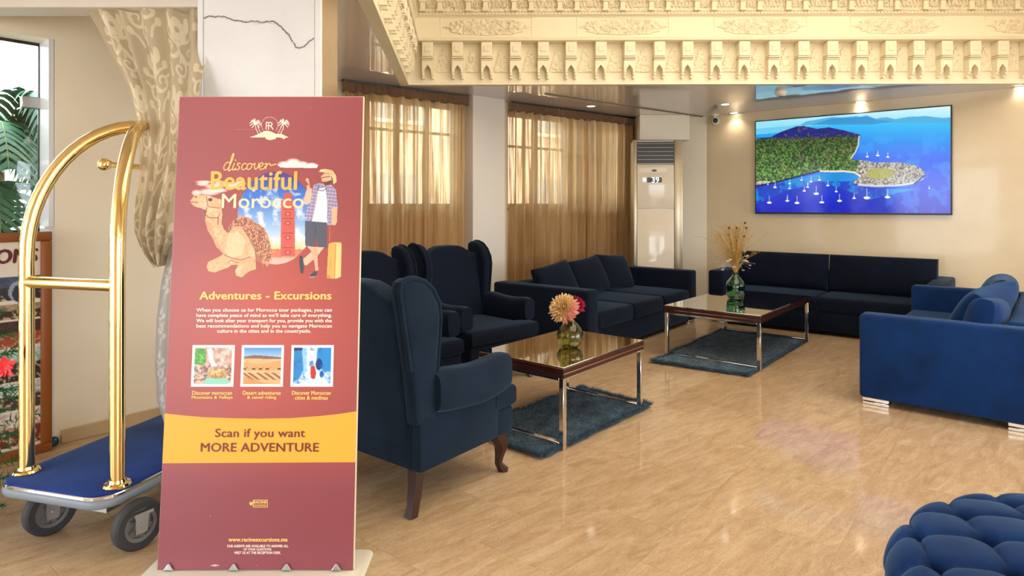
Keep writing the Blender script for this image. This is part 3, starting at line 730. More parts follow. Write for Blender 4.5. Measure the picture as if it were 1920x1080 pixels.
# shaggy rugs
def rug_mat():
    m = M('shaggy_teal_wool'); v = m.coord((1, 1, 1), 'World'); n = m.noise(v, 9, 6, .7); m.col(m.ramp(n, [(.3, rgb(28, 54, 76)), (.52, rgb(50, 84, 108)), (.75, rgb(92, 126, 148))]))
    m.set(Roughness=.95, Specular_IOR_Level=.1, Sheen_Weight=.3); n2 = m.noise(v, 160, 3); m.bump(n2, .8, .01); return m.m
MAT['rug'] = rug_mat()
def rug(label, cs, seed):
    cs = [Vector(c) for c in cs]; o0 = cs[0]; g = random.Random(seed)
    t = thing('shag_rug', label, 'rug', (o0.x, o0.y, 0), 0, 'shaggy blue rugs under the coffee tables')
    def P(u, v):
        p = (cs[0]*(1-u)*(1-v)+cs[1]*u*(1-v)+cs[2]*u*v+cs[3]*(1-u)*v)-o0
        return p
    def fn(u, v):
        p = P(u, v); e = min(u, 1-u, v, 1-v); wob = .018*math.sin(u*23+seed)+.014*math.sin(v*31+2*seed)
        z = .024+.007*math.sin(u*19+3*math.sin(v*7))*math.sin(v*15)+.004*g.random()
        if e < .02: z = .003; p = p+Vector((wob, wob*.7))
        return (p.x, p.y, z)
    bm = nb(); gridsurf(bm, 90, 60, fn); obj('backing', bm, 'rug', t, 180)
    V = []; Fc = []
    for k in range(16000):
        u, v = g.random(), g.random()
        if k % 3 == 0:
            e = g.randrange(4); q = g.random()*.012
            u, v = ((u, q), (u, 1-q), (q, v), (1-q, v))[e]
        x, y, z = fn(min(max(u, .021), .979), min(max(v, .021), .979)); p = P(u, v); x, y = p.x, p.y
        a = g.random()*6.28; ln = .02+.022*g.random(); w = .0035
        dx, dy = math.cos(a)*ln, math.sin(a)*ln; z0 = z-.012; b = len(V)
        V += [(x-w*math.sin(a), y+w*math.cos(a), z0), (x+w*math.sin(a), y-w*math.cos(a), z0), (x+dx, y+dy, max(z0+.02+.008*g.random(), .004))]; Fc.append((b, b+1, b+2))
    tag(obj('pile', (V, Fc), 'rug', t, 180), kind='stuff')
    return t
rug('shaggy teal rug under the near coffee table', [G(1016, 862), G(1221, 763), G(1090, 731), (-.30, 4.02)], 1)
rug('shaggy teal rug under the far coffee table', [G(1404, 708), G(1512, 642), G(1352, 622), G(1220, 681)], 2)

# ------------------------------------------------------------------ vases and flowers
def clear_glass(name, c, dens):
    m = M(name).set(Base_Color=c, Roughness=.02, Transmission_Weight=1.0, IOR=1.45); return m.m
MAT['glass_green'] = clear_glass('olive_glass', rgb(206, 208, 150), 1); MAT['glass_teal'] = clear_glass('sea_green_glass', rgb(150, 205, 178), 1)
MAT['stem'] = plain('green_stem', rgb(96, 112, 52), .6)
vp = Pz(1069, 640, TZ); vp = Vector((( 1069-CX)/F*4.27, 4.27))
t = thing('bulb_vase', 'round olive glass bulb vase on the near coffee table', 'vase', (vp.x, vp.y, TZ+.001))
bm = nb(); lathe(bm, [(0, 0), (.05, .001), (.075, .02), (.09, .055), (.09, .085), (.075, .125), (.05, .155), (.028, .178), (.022, .195), (.026, .205), (.022, .204), (.018, .194), (.024, .177), (.046, .152), (.071, .122), (.086, .084), (.086, .056), (.071, .024), (.046, .006), (0, .005)], 40); obj('glass_body', bm, 'glass_green', t, 80)
MAT['petal'] = vcol('peach_petals', .6, 0, .2)
def chrysanth(name, label, c, rad, tilt, rz, cols, n_rings, seed, cat='flower'):
    t = thing(name, label, cat, c, 0); g = random.Random(seed); V, Fc, Cl = [], [], []
    mt = RZ(rz) @ RX(tilt)
    for k in range(n_rings):
        fr = k/(n_rings-1); el = R(82-fr*100); npet = int(8+fr*26)
        for i in range(npet):
            a = 2*PI*(i+.5*(k % 2))/npet+g.uniform(-.1, .1); ln = rad*(.55+.45*fr)*g.uniform(.85, 1.08); w = rad*.075
            d = Vector((math.cos(a)*math.cos(el), math.sin(a)*math.cos(el), math.sin(el))); s = Vector((-math.sin(a), math.cos(a), 0)); upv = s.cross(d)*-1
            b = len(V); prof = [(.12, .35, 0), (.5, 1.0, .05), (.82, 1.0, .02), (1.0, .3, .1)]
            for (q, ww, cv) in prof:
                for sg in (-1, 1): V.append(tuple((mt @ (d*ln*q+s*w*ww*sg+upv*(cv+.06*abs(sg))*ln).to_4d())[:3]))
                V.append(tuple((mt @ (d*ln*q+upv*cv*ln*.4).to_4d())[:3])); f = min(1, q*.6+fr*.4); cc = [cols[0][z]*(1-f)+cols[1][z]*f for z in range(3)]
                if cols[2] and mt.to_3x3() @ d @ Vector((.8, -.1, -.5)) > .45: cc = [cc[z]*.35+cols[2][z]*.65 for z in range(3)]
                Cl += [cc]*3
            for r in range(3):
                o = b+r*3; Fc += [(o, o+2, o+5, o+3), (o+2, o+1, o+4, o+5)]
    o = obj('petals', (V, Fc), 'petal', t, 180); at = o.data.color_attributes.new('Col', 'FLOAT_COLOR', 'POINT')
    for i, c3 in enumerate(Cl): at.data[i].color = rgb(*c3)
    o['kind'] = 'stuff'
    return t
fl = chrysanth('chrysanthemum', 'peach chrysanthemum head in the bulb vase', (vp.x-.042, vp.y-.02, TZ+.265), .108, 62, -12, ((214, 160, 74), (250, 222, 176), (236, 150, 150)), 9, 2)
bm = nb(); tube(bm, [(0, .01, 0), (.03, .02, -.07), (.043, .02, -.13), (.045, .02, -.25)], .004, 6); obj('stem', bm, 'stem', fl)
f2 = chrysanth('chrysanthemum', 'magenta flower behind the peach chrysanthemum', (vp.x+.052, vp.y+.07, TZ+.28), .07, 35, 60, ((120, 14, 40), (196, 44, 84), None), 7, 5)
bm = nb(); tube(bm, [(0, 0, 0), (-.03, -.04, -.08), (-.035, -.045, -.26)], .004, 6); obj('stem', bm, 'stem', f2)
wp2 = Vector(((1379-CX)/F*6.44, 6.44))
t = thing('bottle_vase', 'squat green glass bottle vase on the far coffee table', 'vase', (wp2.x, wp2.y, TZ+.001))
bm = nb(); lathe(bm, [(0, 0), (.07, .001), (.08, .012), (.09, .07), (.094, .135), (.085, .175), (.055, .215), (.03, .24), (.024, .265), (.032, .275), (.026, .275), (.02, .262), (.026, .238), (.051, .211), (.08, .172), (.089, .134), (.085, .07), (.074, .016), (0, .008)], 36); obj('glass_body', bm, 'glass_teal', t, 80)
t = thing('dried_bouquet', 'dried golden grasses and pods in the green bottle', 'bouquet', (wp2.x, wp2.y, TZ+.01)); g = random.Random(11)
MAT['straw'] = plain('dried_straw', rgb(176, 134, 52), .8); MAT['straw_dark'] = plain('dark_seed', rgb(92, 66, 34), .8); MAT['silver_leaf'] = plain('silvery_leaf', rgb(176, 174, 166), .7)
grass = nb(); pods = nb(); leaves = nb()
for k in range(95):
    a = g.random()*6.28; sp_ = g.uniform(.02, .26)*(1 if g.random() < .75 else 1.25); hgt = g.uniform(.34, .66)-.35*sp_; x, y = math.cos(a), math.sin(a)
    pts = [(x*.005, y*.005, .02), (x*.014, y*.014, .27), (x*sp_*.35, y*sp_*.35, .27+hgt*.45), (x*sp_, y*sp_, .27+hgt*.8)]
    if g.random() < .3: pts.append((x*sp_*1.35, y*sp_*1.35, .27+hgt*.82))
    tube(grass, pts, [.0024, .0022, .0018, .0014, .001][:len(pts)], 4)
    for q in range(5):
        w = g.uniform(.5, 1); b = Vector(pts[2])*(1-w)+Vector(pts[3])*w; d = Vector((g.uniform(-1, 1), g.uniform(-1, 1), g.uniform(.2, 1))).normalized()*.035
        tube(grass, [b, b+d], [.0016, .0008], 3)
for k in range(9):
    a = g.random()*6.28; s = g.uniform(.03, .14); z = g.uniform(.5, .78); p = (math.cos(a)*s, math.sin(a)*s, z); ball(pods, p, .013, 8, 6); tube(pods, [(0, 0, .27), p], .0015, 4)
for k in range(46):
    a = g.random()*6.28; s = g.uniform(.06, .22); z = g.uniform(.26, .5); c = Vector((math.cos(a)*s, math.sin(a)*s, z)); m0 = T(*c) @ RZ(g.random()*360) @ RX(g.random()*90)
    prism(leaves, [(-.022, 0), (0, .008), (.022, 0), (0, -.008)], -.0008, .0008, 'z', mtx=m0); tube(leaves, [(0, 0, .29), c*.5+Vector((0, 0, .2)), c], .0011, 3)
tag(obj('grass', grass, 'straw', t), kind='stuff'); obj('pods', pods, 'straw_dark', t); tag(obj('leaves', leaves, 'silver_leaf', t), kind='stuff')

# ------------------------------------------------------------------ curtains on the window wall
def sheer(name, c1, c2_, open_):
    """woven voile: open weave seen face-on, denser where a fold is seen edge-on"""
    m = M(name); v = m.coord((26, 26, .9), 'World'); n = m.noise(v, 1.0, 4, .6); cr = m.ramp(n, [(.3, c1), (.7, c2_)])
    d = m.node('ShaderNodeBsdfDiffuse'); t = m.node('ShaderNodeBsdfTranslucent'); p = m.node('ShaderNodeBsdfTransparent'); a = m.node('ShaderNodeMixShader'); b = m.node('ShaderNodeMixShader')
    m.link(cr, d.inputs[0]); a.inputs[0].default_value = .55; cg = m.ramp(n, [(.3, rgb(206, 168, 116)), (.7, rgb(244, 222, 182))]); m.link(cg, t.inputs[0])
    lw_ = m.node('ShaderNodeLayerWeight', Blend=.5); mr = m.node('ShaderNodeMapRange'); mr.inputs[1].default_value = .05; mr.inputs[2].default_value = .75; mr.inputs[3].default_value = open_; mr.inputs[4].default_value = .03
    m.link(lw_.outputs['Facing'], mr.inputs[0]); nm = m.node('ShaderNodeMath', operation='MULTIPLY'); k = m.ramp(n, [(.40, (.12, .12, .12)), (.63, (2.1, 2.1, 2.1))]); m.link(mr.outputs[0], nm.inputs[0]); m.link(k, nm.inputs[1]); m.link(nm.outputs[0], b.inputs[0])
    p.inputs[0].default_value = (.97, .9, .78, 1)
    m.link(d.outputs[0], a.inputs[1]); m.link(t.outputs[0], a.inputs[2]); m.link(a.outputs[0], b.inputs[1]); m.link(p.outputs[0], b.inputs[2]); m.link(b.outputs[0], m.n['Material Output'].inputs[0]); return m.m
MAT['sheer'] = sheer('golden_sheer', rgb(158, 132, 98), rgb(186, 160, 124), .26)
MAT['heading'] = velvet('brown_heading', rgb(104, 78, 58), rgb(122, 94, 72), .1)
def curtain(label, px0, px1, seed, zb=.02):
    t0, t1 = on_line(px0, QC, c2), on_line(px1, QC, c2); p = QC+c2*t0; w = t1-t0; g = random.Random(seed)
    t = thing('curtain', label, 'curtain', (p.x, p.y, 0), math.atan2(c2.y, c2.x), 'brown sheer curtains on the window wall')
    ph = [g.uniform(0, 6) for _ in range(6)]; lam = w/round(w/.15)
    def fn(u, v):
        x = u*w; z = 2.61+(zb-2.61)*v
        wv = x/lam*2*PI+.9*math.sin(x*3.1+ph[0])+.5*math.sin(x*7.3+ph[1])
        amp = .044+.020*math.sin(x*5+ph[2])+.010*v
        y = -.115-amp*math.sin(wv+.55*math.sin(wv+.4))-.010*math.sin(2.7*wv+ph[3]+v)-.005*math.sin(5.3*wv+ph[5])+.012*math.sin(x*2.2+v*2+ph[4])
        return (min(max(x+.010*math.cos(wv)*(1-v*.3), 0), w), y, z)
    bm = nb(); gridsurf(bm, int(w/.007), 26, fn); obj('panel', bm, 'sheer', t, 180)
    def hd(u, v):
        x = u*w; z = 2.735-.13*v-.006*math.sin(x*7+ph[0]); k = .009*math.sin(x/.036*PI)
        return (x, -.105-.018*math.sin(v*PI)-k*(1-abs(2*v-1)**4), z)
    bm = nb(); gridsurf(bm, int(w/.007), 8, hd); h = obj('heading', bm, 'heading', t, 180)
    bm = nb(); tube(bm, [(0, -.13, 2.62), (w, -.13, 2.62)], .006, 6); obj('cord', bm, 'heading', h)
    return t
curtain('brown sheer curtain on the window left of the pilaster', 634, 867, 1)
curtain('brown sheer curtain just right of the pilaster', 946, 1090, 2)
curtain('narrower brown sheer curtain beside the air conditioner', 1083, 1176, 3)
for lab, a_, b_ in (('curtain rail over the window left of the pilaster', 634, 868), ('curtain rail over the windows right of the pilaster', 950, 1196)):
    p, q = QC+c2*on_line(a_, QC, c2)+cn2*.10, QC+c2*on_line(b_, QC, c2)+cn2*.10
    bm = nb(); box(bm, 0, (q-p).length, -.02, .02, 2.712, 2.729, .003, 1); tag(obj('curtain_rail', bm, 'black', loc=(p.x, p.y, 0), rotz=math.atan2(c2.y, c2.x)), lab, 'curtain rail')

# floral drape gathered behind the trolley, and the white sheer beneath it
def printed_voile(name, trans, transl):
    m = M(name); c = m.node('ShaderNodeVertexColor', layer_name='Col')
    d = m.node('ShaderNodeBsdfDiffuse'); t = m.node('ShaderNodeBsdfTranslucent'); p = m.node('ShaderNodeBsdfTransparent'); a = m.node('ShaderNodeMixShader'); b = m.node('ShaderNodeMixShader')
    m.link(c.outputs[0], d.inputs[0]); m.link(c.outputs[0], t.inputs[0]); a.inputs[0].default_value = transl; b.inputs[0].default_value = trans
    m.link(d.outputs[0], a.inputs[1]); m.link(t.outputs[0], a.inputs[2]); m.link(a.outputs[0], b.inputs[1]); m.link(p.outputs[0], b.inputs[2]); m.link(b.outputs[0], m.n['Material Output'].inputs[0]); return m.m
MAT['voile'] = printed_voile('printed_voile', .025, .35)
def damask(U, V, base, motif, tw, th_):
    """woven scrolls and flowers, tiled with a half drop; U, V in metres"""
    ci = np.floor(U/tw); X = (U/tw-ci)*100; Y = ((V/th_+.5*(ci % 2)) % 1)*130; flip = (ci % 2)*1.0; X = np.where(flip > 0, 100-X, X)
    cv = Canvas(X, Y, base)
    def spiral(cx, cy, r, a0, turns, w, dr):
        pts = []
        for k in range(15):
            q = k/14; a = a0+dr*q*turns*2*PI; pts.append((cx+r*(1-.8*q)*math.cos(a), cy+r*(1-.8*q)*math.sin(a)))
        for k in range(0, 14, 2): cv.line(pts[k:k+3], w*(1-.5*k/14), motif, .9)
    for x in (30, 70): cv.ell(x, 22, 7, 14, motif, .9)
    for a in range(5): cv.ell(50+11*math.cos(a*1.2566-1.57), 34+12*math.sin(a*1.2566-1.57), 9, 10, motif, .92)
    cv.ell(50, 34, 4.5, 5, base)
    spiral(28, 70, 20, .2, 1.05, 7, 1); spiral(72, 74, 19, 2.9, 1.05, 7, -1); spiral(50, 104, 17, -1.2, 1.1, 6, 1)
    cv.line([(50, 46), (47, 62), (52, 80), (50, 92)], 4, motif, .9); cv.line([(50, 58), (64, 52), (84, 44)], 5, motif, .9); cv.line([(50, 62), (30, 50), (14, 44)], 5, motif, .9)
    for p in (((14, 96), (24, 104), (30, 120)), ((86, 100), (78, 110), (72, 124)), ((8, 58), (16, 62), (20, 74)), ((90, 60), (84, 66), (82, 78))): cv.line(p, 5.5, motif, .9)
    for x, y in ((16, 40), (86, 40), (12, 94), (90, 98), (50, 126)): cv.ell(x, y, 6, 8, motif, .92)
    return cv.c
def uvgrid(name, nu, nv, fn, mat, parent, uw, vh, base, motif, tw, th_):
    V = [fn(i/(nu-1), j/(nv-1)) for j in range(nv) for i in range(nu)]; Fc = [(j*nu+i, j*nu+i+1, (j+1)*nu+i+1, (j+1)*nu+i) for j in range(nv-1) for i in range(nu-1)]
    o = obj(name, (V, Fc), mat, parent, 180); U_, V_ = np.meshgrid(np.linspace(0, uw, nu), np.linspace(0, vh, nv)); c = np.clip(damask(U_, V_, base, motif, tw, th_).reshape(-1, 3), 0, 255)/255; c = np.where(c <= .04045, c/12.92, ((c+.055)/1.055)**2.4)
    at = o.data.color_attributes.new('Col', 'FLOAT_COLOR', 'POINT'); at.data.foreach_set('color', np.c_[c, np.ones(len(c))].astype(np.float32).ravel()); return o
def interp(tab, y):
    for (y0, x0), (y1, x1) in zip(tab, tab[1:]):
        if y <= y1: k = max(0, (y-y0)/(y1-y0)); return x0+(x1-x0)*k
    return tab[-1][1]
DY = 3.36
dl = [(2.50, 160), (2.40, 178), (2.25, 202), (2.05, 235), (1.85, 254), (1.72, 258), (1.60, 254), (1.45, 251), (1.30, 253), (1.22, 266), (1.15, 292)]
dr = [(2.50, 392), (2.25, 388), (2.00, 372), (1.75, 352), (1.5, 340), (1.3, 330), (1.15, 310)]
t = thing('floral_drape', 'beige floral organza drape gathered beside the marble column', 'drape', (-1.9, DY, 0))
def drape(u, v):
    z = 2.50-1.35*v; tl = [(-a, b) for a, b in dl]; tr = [(-a, b) for a, b in dr]
    yb = DY-.27*math.exp(-((z-1.74)/.42)**2)-.02*math.sin(PI*u); xl, xr = (interp(tl, -z)-CX)/F*yb, (interp(tr, -z)-CX)/F*yb; x = xl+(xr-xl)*u
    g_ = .3+.7*math.exp(-((z-1.75)/.5)**2); amp = .05*(1-.72*math.exp(-((z-1.78)/.4)**2))
    bulge = .05*math.exp(-((z-1.35)/.18)**2)*math.sin(PI*u)
    return (x+1.9, amp*math.sin(u*PI*2*5.5+1.1*math.sin(v*3)+.8*math.sin(u*5))*(.6+.4*v)-bulge+.01+yb-DY, z+.02*math.sin(u*14))
uvgrid('fabric', 330, 330, drape, 'voile', t, 1.25, 1.5, (212, 197, 170), (246, 236, 212), .36, .46)
t = thing('white_sheer', 'white patterned sheer hanging low behind the banner', 'sheer', (-1.75, 3.30, 0))
wl = [(-1.42, 330), (-1.25, 315), (-1.05, 296), (-.85, 286), (-.62, 282), (-.42, 285), (-.30, 298), (-.27, 312)]
def low(u, v):
    z = 1.42-1.15*v; xl = (interp(wl, -z)-CX)/F*3.28; xr = (395-CX)/F*3.28
    return (xl+(xr-xl)*u+1.75, .035*math.sin(u*15+v)-.07*math.sin(PI*min(1, u*1.1))*math.sin(PI*v), z)
uvgrid('fabric', 110, 260, low, 'voile', t, .55, 1.3, (206, 206, 208), (244, 244, 242), .2, .26)

# ------------------------------------------------------------------ luggage trolley
MAT['carpet'] = velvet('royal_blue_carpet', rgb(16, 36, 104), rgb(28, 56, 132), .2)
wv_ = Vector((.964, -.266)); lv = Vector((.266, .964)); pm = (Vector((-2.189, 2.838))+Vector((-1.694, 2.702)))/2
ctr = pm+lv*.42; ra = math.atan2(wv_.y, wv_.x)
t = thing('luggage_trolley', 'brass birdcage luggage trolley with a blue carpeted deck', 'trolley', (ctr.x, ctr.y, 0), ra)
def rrect(w, l, r, n=8):
    out = []
    for cx_, cy_, a0 in ((w-r, l-r, 0), (-w+r, l-r, 90), (-w+r, -l+r, 180), (w-r, -l+r, 270)):
        for k in range(n+1): a = R(a0+90*k/n); out.append((cx_+r*math.cos(a), cy_+r*math.sin(a)))
    return out
HW, HL, DZ = .315, .54, .25
bm = nb(); prism(bm, rrect(HW-.012, HL-.012, .10), DZ-.02, DZ, 'z', .006, 2); obj('carpet_deck', bm, 'carpet', t)
bm = nb(); prism(bm, rrect(HW, HL, .11), DZ-.062, DZ-.022, 'z', .014, 3); bp = obj('bumper', bm, 'rubber_grey', t)
bm = nb(); prism(bm, rrect(HW-.004, HL-.004, .106), DZ-.024, DZ-.008, 'z', .003, 1); obj('chrome_trim', bm, 'chrome', t)
bm = nb(); box(bm, -HW+.05, HW-.05, -HL+.06, HL-.06, DZ-.09, DZ-.06); obj('chassis', bm, 'steel', t)
hw = .2567; poles = [(-hw, -.42), (hw, -.42), (-hw, .49), (hw, .49)]; cz = 1.845; crown = Vector((0, -.03))
def hoop(p):
    p = Vector(p); pts = [(p.x, p.y, DZ+.01), (p.x, p.y, .7), (p.x, p.y, 1.2)]
    d = crown-p
    for k in range(1, 15):
        a = PI/2*k/14; q = p+d*(1-math.cos(a)); pts.append((q.x, q.y, 1.22+.625*math.sin(a)))
    return pts
for p in poles:
    bm = nb(); tube(bm, hoop(p), .0305, 18); po = obj('pole', bm, 'brass', t, 60)
    bm = nb(); lathe(bm, [(0, 0), (.052, 0), (.055, .006), (.05, .014), (.036, .018), (.033, .03), (0, .03)], 24, T(p[0], p[1], DZ-.001)); obj('flange', bm, 'brass', po)
bm = nb(); ball(bm, (crown.x, crown.y, cz), .034, 18, 10, (1, 1, .92)); obj('crown_joint', bm, 'brass', t)
for y in (-.42, .49):
    bm = nb(); tube(bm, [(-hw, y, 1.108), (hw, y, 1.108)], .027, 16); obj('crossbar', bm, 'brass', t)
bm = nb(); tube(bm, [(0, crown.y-.21, 1.643), (0, crown.y+.24, 1.643)], .014, 12); rl = obj('hanging_rail', bm, 'brass', t)
bm = nb(); ball(bm, (0, crown.y-.225, 1.643), .029, 18, 12); lathe(bm, [(0, 0), (.021, .0), (.021, .012), (0, .012)], 14, T(0, crown.y-.2, 1.643) @ RX(90)); obj('finial', bm, 'brass', rl)
iw = Matrix.Rotation(-ra, 4, 'Z') @ T(-ctr.x, -ctr.y, 0)
def caster(wx, wy, yaw, sx):
    p = iw @ Vector((wx, wy, 0)); mt = T(p.x, p.y, 0) @ RZ(yaw); r = .104
    bm = nb(); lathe(bm, [(r*.66, -.024), (r*.92, -.025), (r, -.016), (r, .016), (r*.92, .025), (r*.66, .024), (r*.66, -.024)], 36, mt @ T(0, 0, r) @ RY(90)); w = obj('wheel', bm, 'rubber', t, 40)
    bm = nb(); lathe(bm, [(r*.66, -.022), (r*.52, -.018), (r*.52, .018), (r*.66, .022)], 30, mt @ T(0, 0, r) @ RY(90)); lathe(bm, [(0, -.028), (.026, -.028), (.03, -.02), (.03, .02), (.026, .028), (0, .028)], 18, mt @ T(0, 0, r) @ RY(90))
    for k in range(6): box(bm, -.014, .014, -.011, .011, .02, r*.6, mtx=mt @ T(0, 0, r) @ RX(60*k+10))
    lathe(bm, [(r*.66, -.008), (0, -.008), (0, .008), (r*.66, .008)], 30, mt @ T(0, 0, r) @ RY(90)); obj('hub', bm, 'hub', w)
    bm = nb()
    for s in (-1, 1): prism(bm, [(-.028, r-.03), (.02, r-.03), (.03, DZ-.085), (-.03, DZ-.085)], s*.032-.002, s*.032+.002, 'x', mtx=mt)
    box(bm, -.045, .045, -.04, .04, DZ-.098, DZ-.085, mtx=mt); tube(bm, [tuple((mt @ Vector((-.042, 0, r)))), tuple((mt @ Vector((.042, 0, r))))], .009, 10); obj('fork', bm, 'steel', w)
caster(-1.603+.02, 2.665, -14, 1); caster(-2.043, 2.784, -14, 1)
for sx in (-1, 1):
    q = ctr+wv_*(sx*.22)+lv*.40; caster(q.x, q.y, 0, 1)

# ------------------------------------------------------------------ poster board, tree and balls by the glass door
MAT['frame_wood'] = plain('orange_brown_wood', rgb(146, 82, 32), .35)
pb0 = LB-v2*1.02+Vector((v2.y, -v2.x))*.075; BW, BH = .955, 1.298
t = thing('poster_board', 'wooden framed poster board of excursion photos leaning at the glass door', 'poster board', (pb0.x, pb0.y, 0), math.atan2(v2.y, v2.x))
fw = .055
for (x0, x1, z0, z1) in ((0, BW, BH-fw, BH), (0, BW, 0.0, fw), (0, fw, fw, BH-fw), (BW-fw, BW, fw, BH-fw)):
    bm = nb(); box(bm, x0, x1, -.018, .02, z0, z1, .006, 2); obj('frame_rail', bm, 'frame_wood', t)
bm = nb(); box(bm, fw-.005, BW-fw+.005, .002, .014, fw-.005, BH-fw+.005); obj('backing', bm, 'white_plastic', t)
nx, nz = 150, 220; gx, gz = np.meshgrid(np.linspace(fw, BW-fw, nx), np.linspace(BH-fw, fw, nz)); cv = Canvas(gx, gz, (232, 222, 206))
n1 = cv.noise(.035, 3, 4); n2_ = cv.noise(.012, 4, 3); top = BH-fw
rows = [(.20, .335, 'dome'), (.355, .44, 'brown'), (.455, .60, 'red'), (.615, .80, 'crowd'), (.81, .965, 'market'), (.98, 1.17, 'dusk')]
for a0, a1, kd in rows:
    m = (top-gz > a0) & (top-gz < a1); h = (top-gz-a0)/(a1-a0); dark = np.clip((n1-.45)*6, 0, 1)
    sky, land = {'dome': ((60, 72, 96), (36, 34, 44)), 'brown': ((150, 128, 104), (66, 40, 30)), 'red': ((70, 40, 38), (168, 72, 46)), 'crowd': ((160, 184, 176), (58, 46, 42)), 'market': ((190, 196, 196), (70, 54, 50)), 'dusk': ((200, 186, 176), (120, 56, 40))}[kd]
    hor = .42+.12*(n2_-.5); kk = np.clip((h-hor)*14, 0, 1)[..., None]; c = np.array(sky)*(1-kk)+np.array(land)*kk; c = c*(.72+.7*n2_[..., None])
    c = np.where((kk > .5) & (n2_[..., None] > .62), np.array((196, 168, 140)), c); cv.fill(m.astype(float), c)
    if kd == 'dome':
        for cx_ in (.60, .80): cv.ell(cx_, top-a0-.085, .05, .06, (150, 166, 190)); cv.ell(cx_, top-a0-.095, .032, .05, (44, 48, 62))
pos = np.stack([gx, np.full(gx.shape, -.0005), gz], -1); cv.build('photo_sheet', pos, 'print', t)
MAT['ink_red'] = plain('dark_red_ink', rgb(96, 22, 26), .5); MAT['ink_white'] = plain('white_ink', rgb(246, 240, 232), .4)
text('lettering', 'EXCURSIONS', t, 'ink_red', .60, BH-.135, width=.58, height=.085, y=-.003, bold=.05, shear=.12)
text('lettering', 'Her', t, 'ink_white', .56, BH-fw-.835, height=.022, y=-.003)
bp_ = LB+Vector((v2.y, -v2.x))*.06+v2*.01
bm = nb(); ball(bm, (0, 0, .031), .031, 20, 12); o = obj('bauble', bm, plain('teal_bauble', rgb(12, 62, 78), .12), loc=(G(100, 838)[0], G(100, 838)[1], 0)); tag(o, 'teal bauble lying on the floor by the glass door', 'bauble', 'baubles')
xt = Vector((-2.62, 2.90)); g = random.Random(4)
t = thing('christmas_tree', 'small green artificial christmas tree at the far left edge', 'tree', (xt.x, xt.y, 0))
bm = nb(); tube(bm, [(0, 0, 0), (0, 0, 1.66)], [.02, .006], 8); obj('trunk', bm, 'wood_dark', t)
bm = nb(); lathe(bm, [(0, 0), (.11, 0), (.13, .16), (.12, .16), (0, .14)], 20); obj('pot', bm, 'frame_wood', t)
MAT['needle'] = M('green_needles').set(Base_Color=rgb(30, 92, 44), Roughness=.6).m
V, Fc = [], []
for k in range(190):
    z = .10+1.5*(k/190); rr = .33*min(1, (1.75-z)/1.2)*g.uniform(.75, 1.08); a = k*2.4; d = Vector((math.cos(a), math.sin(a), g.uniform(-.15, .25)))
    for q in range(46):
        s = g.uniform(.15, 1); p = Vector((0, 0, z))+d*rr*s; e = Vector((g.gauss(0, 1), g.gauss(0, 1), g.gauss(0, .8))).normalized(); e = (e+d*.8).normalized()*g.uniform(.035, .06); w = e.orthogonal().normalized()*.0035; b = len(V)
        V += [tuple(p-w), tuple(p+w), tuple(p+e)]; Fc.append((b, b+1, b+2))
tag(obj('needles', (V, Fc), 'needle', t, 180), kind='stuff')
q = Vector(((8-CX)/F*2.66, 2.66)); bm = nb()
for k in range(10):
    a = k*PI/5; r_ = .055 if k % 2 else .04; prism(bm, [(0, 0), (r_*.5, -.016), (r_, 0), (r_*.5, .016)], -.001, .001, 'z', mtx=RX(70) @ RZ(k*36) @ RX(18))
o = obj('poinsettia', bm, plain('red_poinsettia', rgb(206, 22, 28), .5), loc=(q.x, q.y, zat(690, 2.66))); tag(o, 'red cloth poinsettia on the christmas tree', 'flower')

# palm outside the glass door
MAT['palm'] = M('palm_green').set(Base_Color=rgb(34, 84, 54), Roughness=.45).m; MAT['palm_trunk'] = plain('palm_trunk', rgb(112, 92, 66), .9)
PC = Vector((-3.72, 4.50, 0)); t = thing('palm', 'palm with long strap leaves outside the glass door', 'palm', (PC.x, PC.y, -.16)); g = random.Random(8)
bm = nb(); tube(bm, [(0, 0, 0), (.03, 0, .8), (0, .02, 1.85)], [.09, .07, .06], 10); obj('trunk', bm, 'palm_trunk', t)
for k in range(24):
    a = g.uniform(-1.9, 1.2) if k < 19 else g.uniform(0, 6.28); ln = g.uniform(.8, 1.25); rise = g.uniform(.15, .85); pts = []
    for s in range(12):
        q = s/11; rad = ln*q; z = 1.85-.5*(k % 3 == 0)+rise*math.sin(q*PI*.62)*1.1-.55*q*q
        pts.append(Vector((math.cos(a)*rad*.75, math.sin(a)*rad*.75, z)))
    V, Fc = [], []
    side = Vector((-math.sin(a), math.cos(a), 0))
    for s in range(1, 12):
        for sg in (-1, 1):
            for off in (0, .5):
                p = pts[s-1].lerp(pts[s], off); fwd = (pts[s]-pts[s-1]).normalized(); L_ = (.42-.018*s)*g.uniform(.8, 1.1); d = (side*sg*.8+fwd*.75+Vector((0, 0, .12))).normalized(); b = len(V); wdt = .022
                for i in range(5):
                    f = i/4; c = p+d*L_*f+Vector((0, 0, -.24*f*f*L_*2)); ww = fwd; V += [tuple(c-ww*wdt*(1-f**3)), tuple(c+ww*wdt*(1-f**3))]
                for i in range(4): o_ = b+i*2; Fc.append((o_, o_+1, o_+3, o_+2))
    fr = obj('frond', (V, Fc), 'palm', t, 180)
    bm = nb(); tube(bm, pts, [.009-.0006*i for i in range(12)], 5); obj('rachis', bm, 'stem', fr)

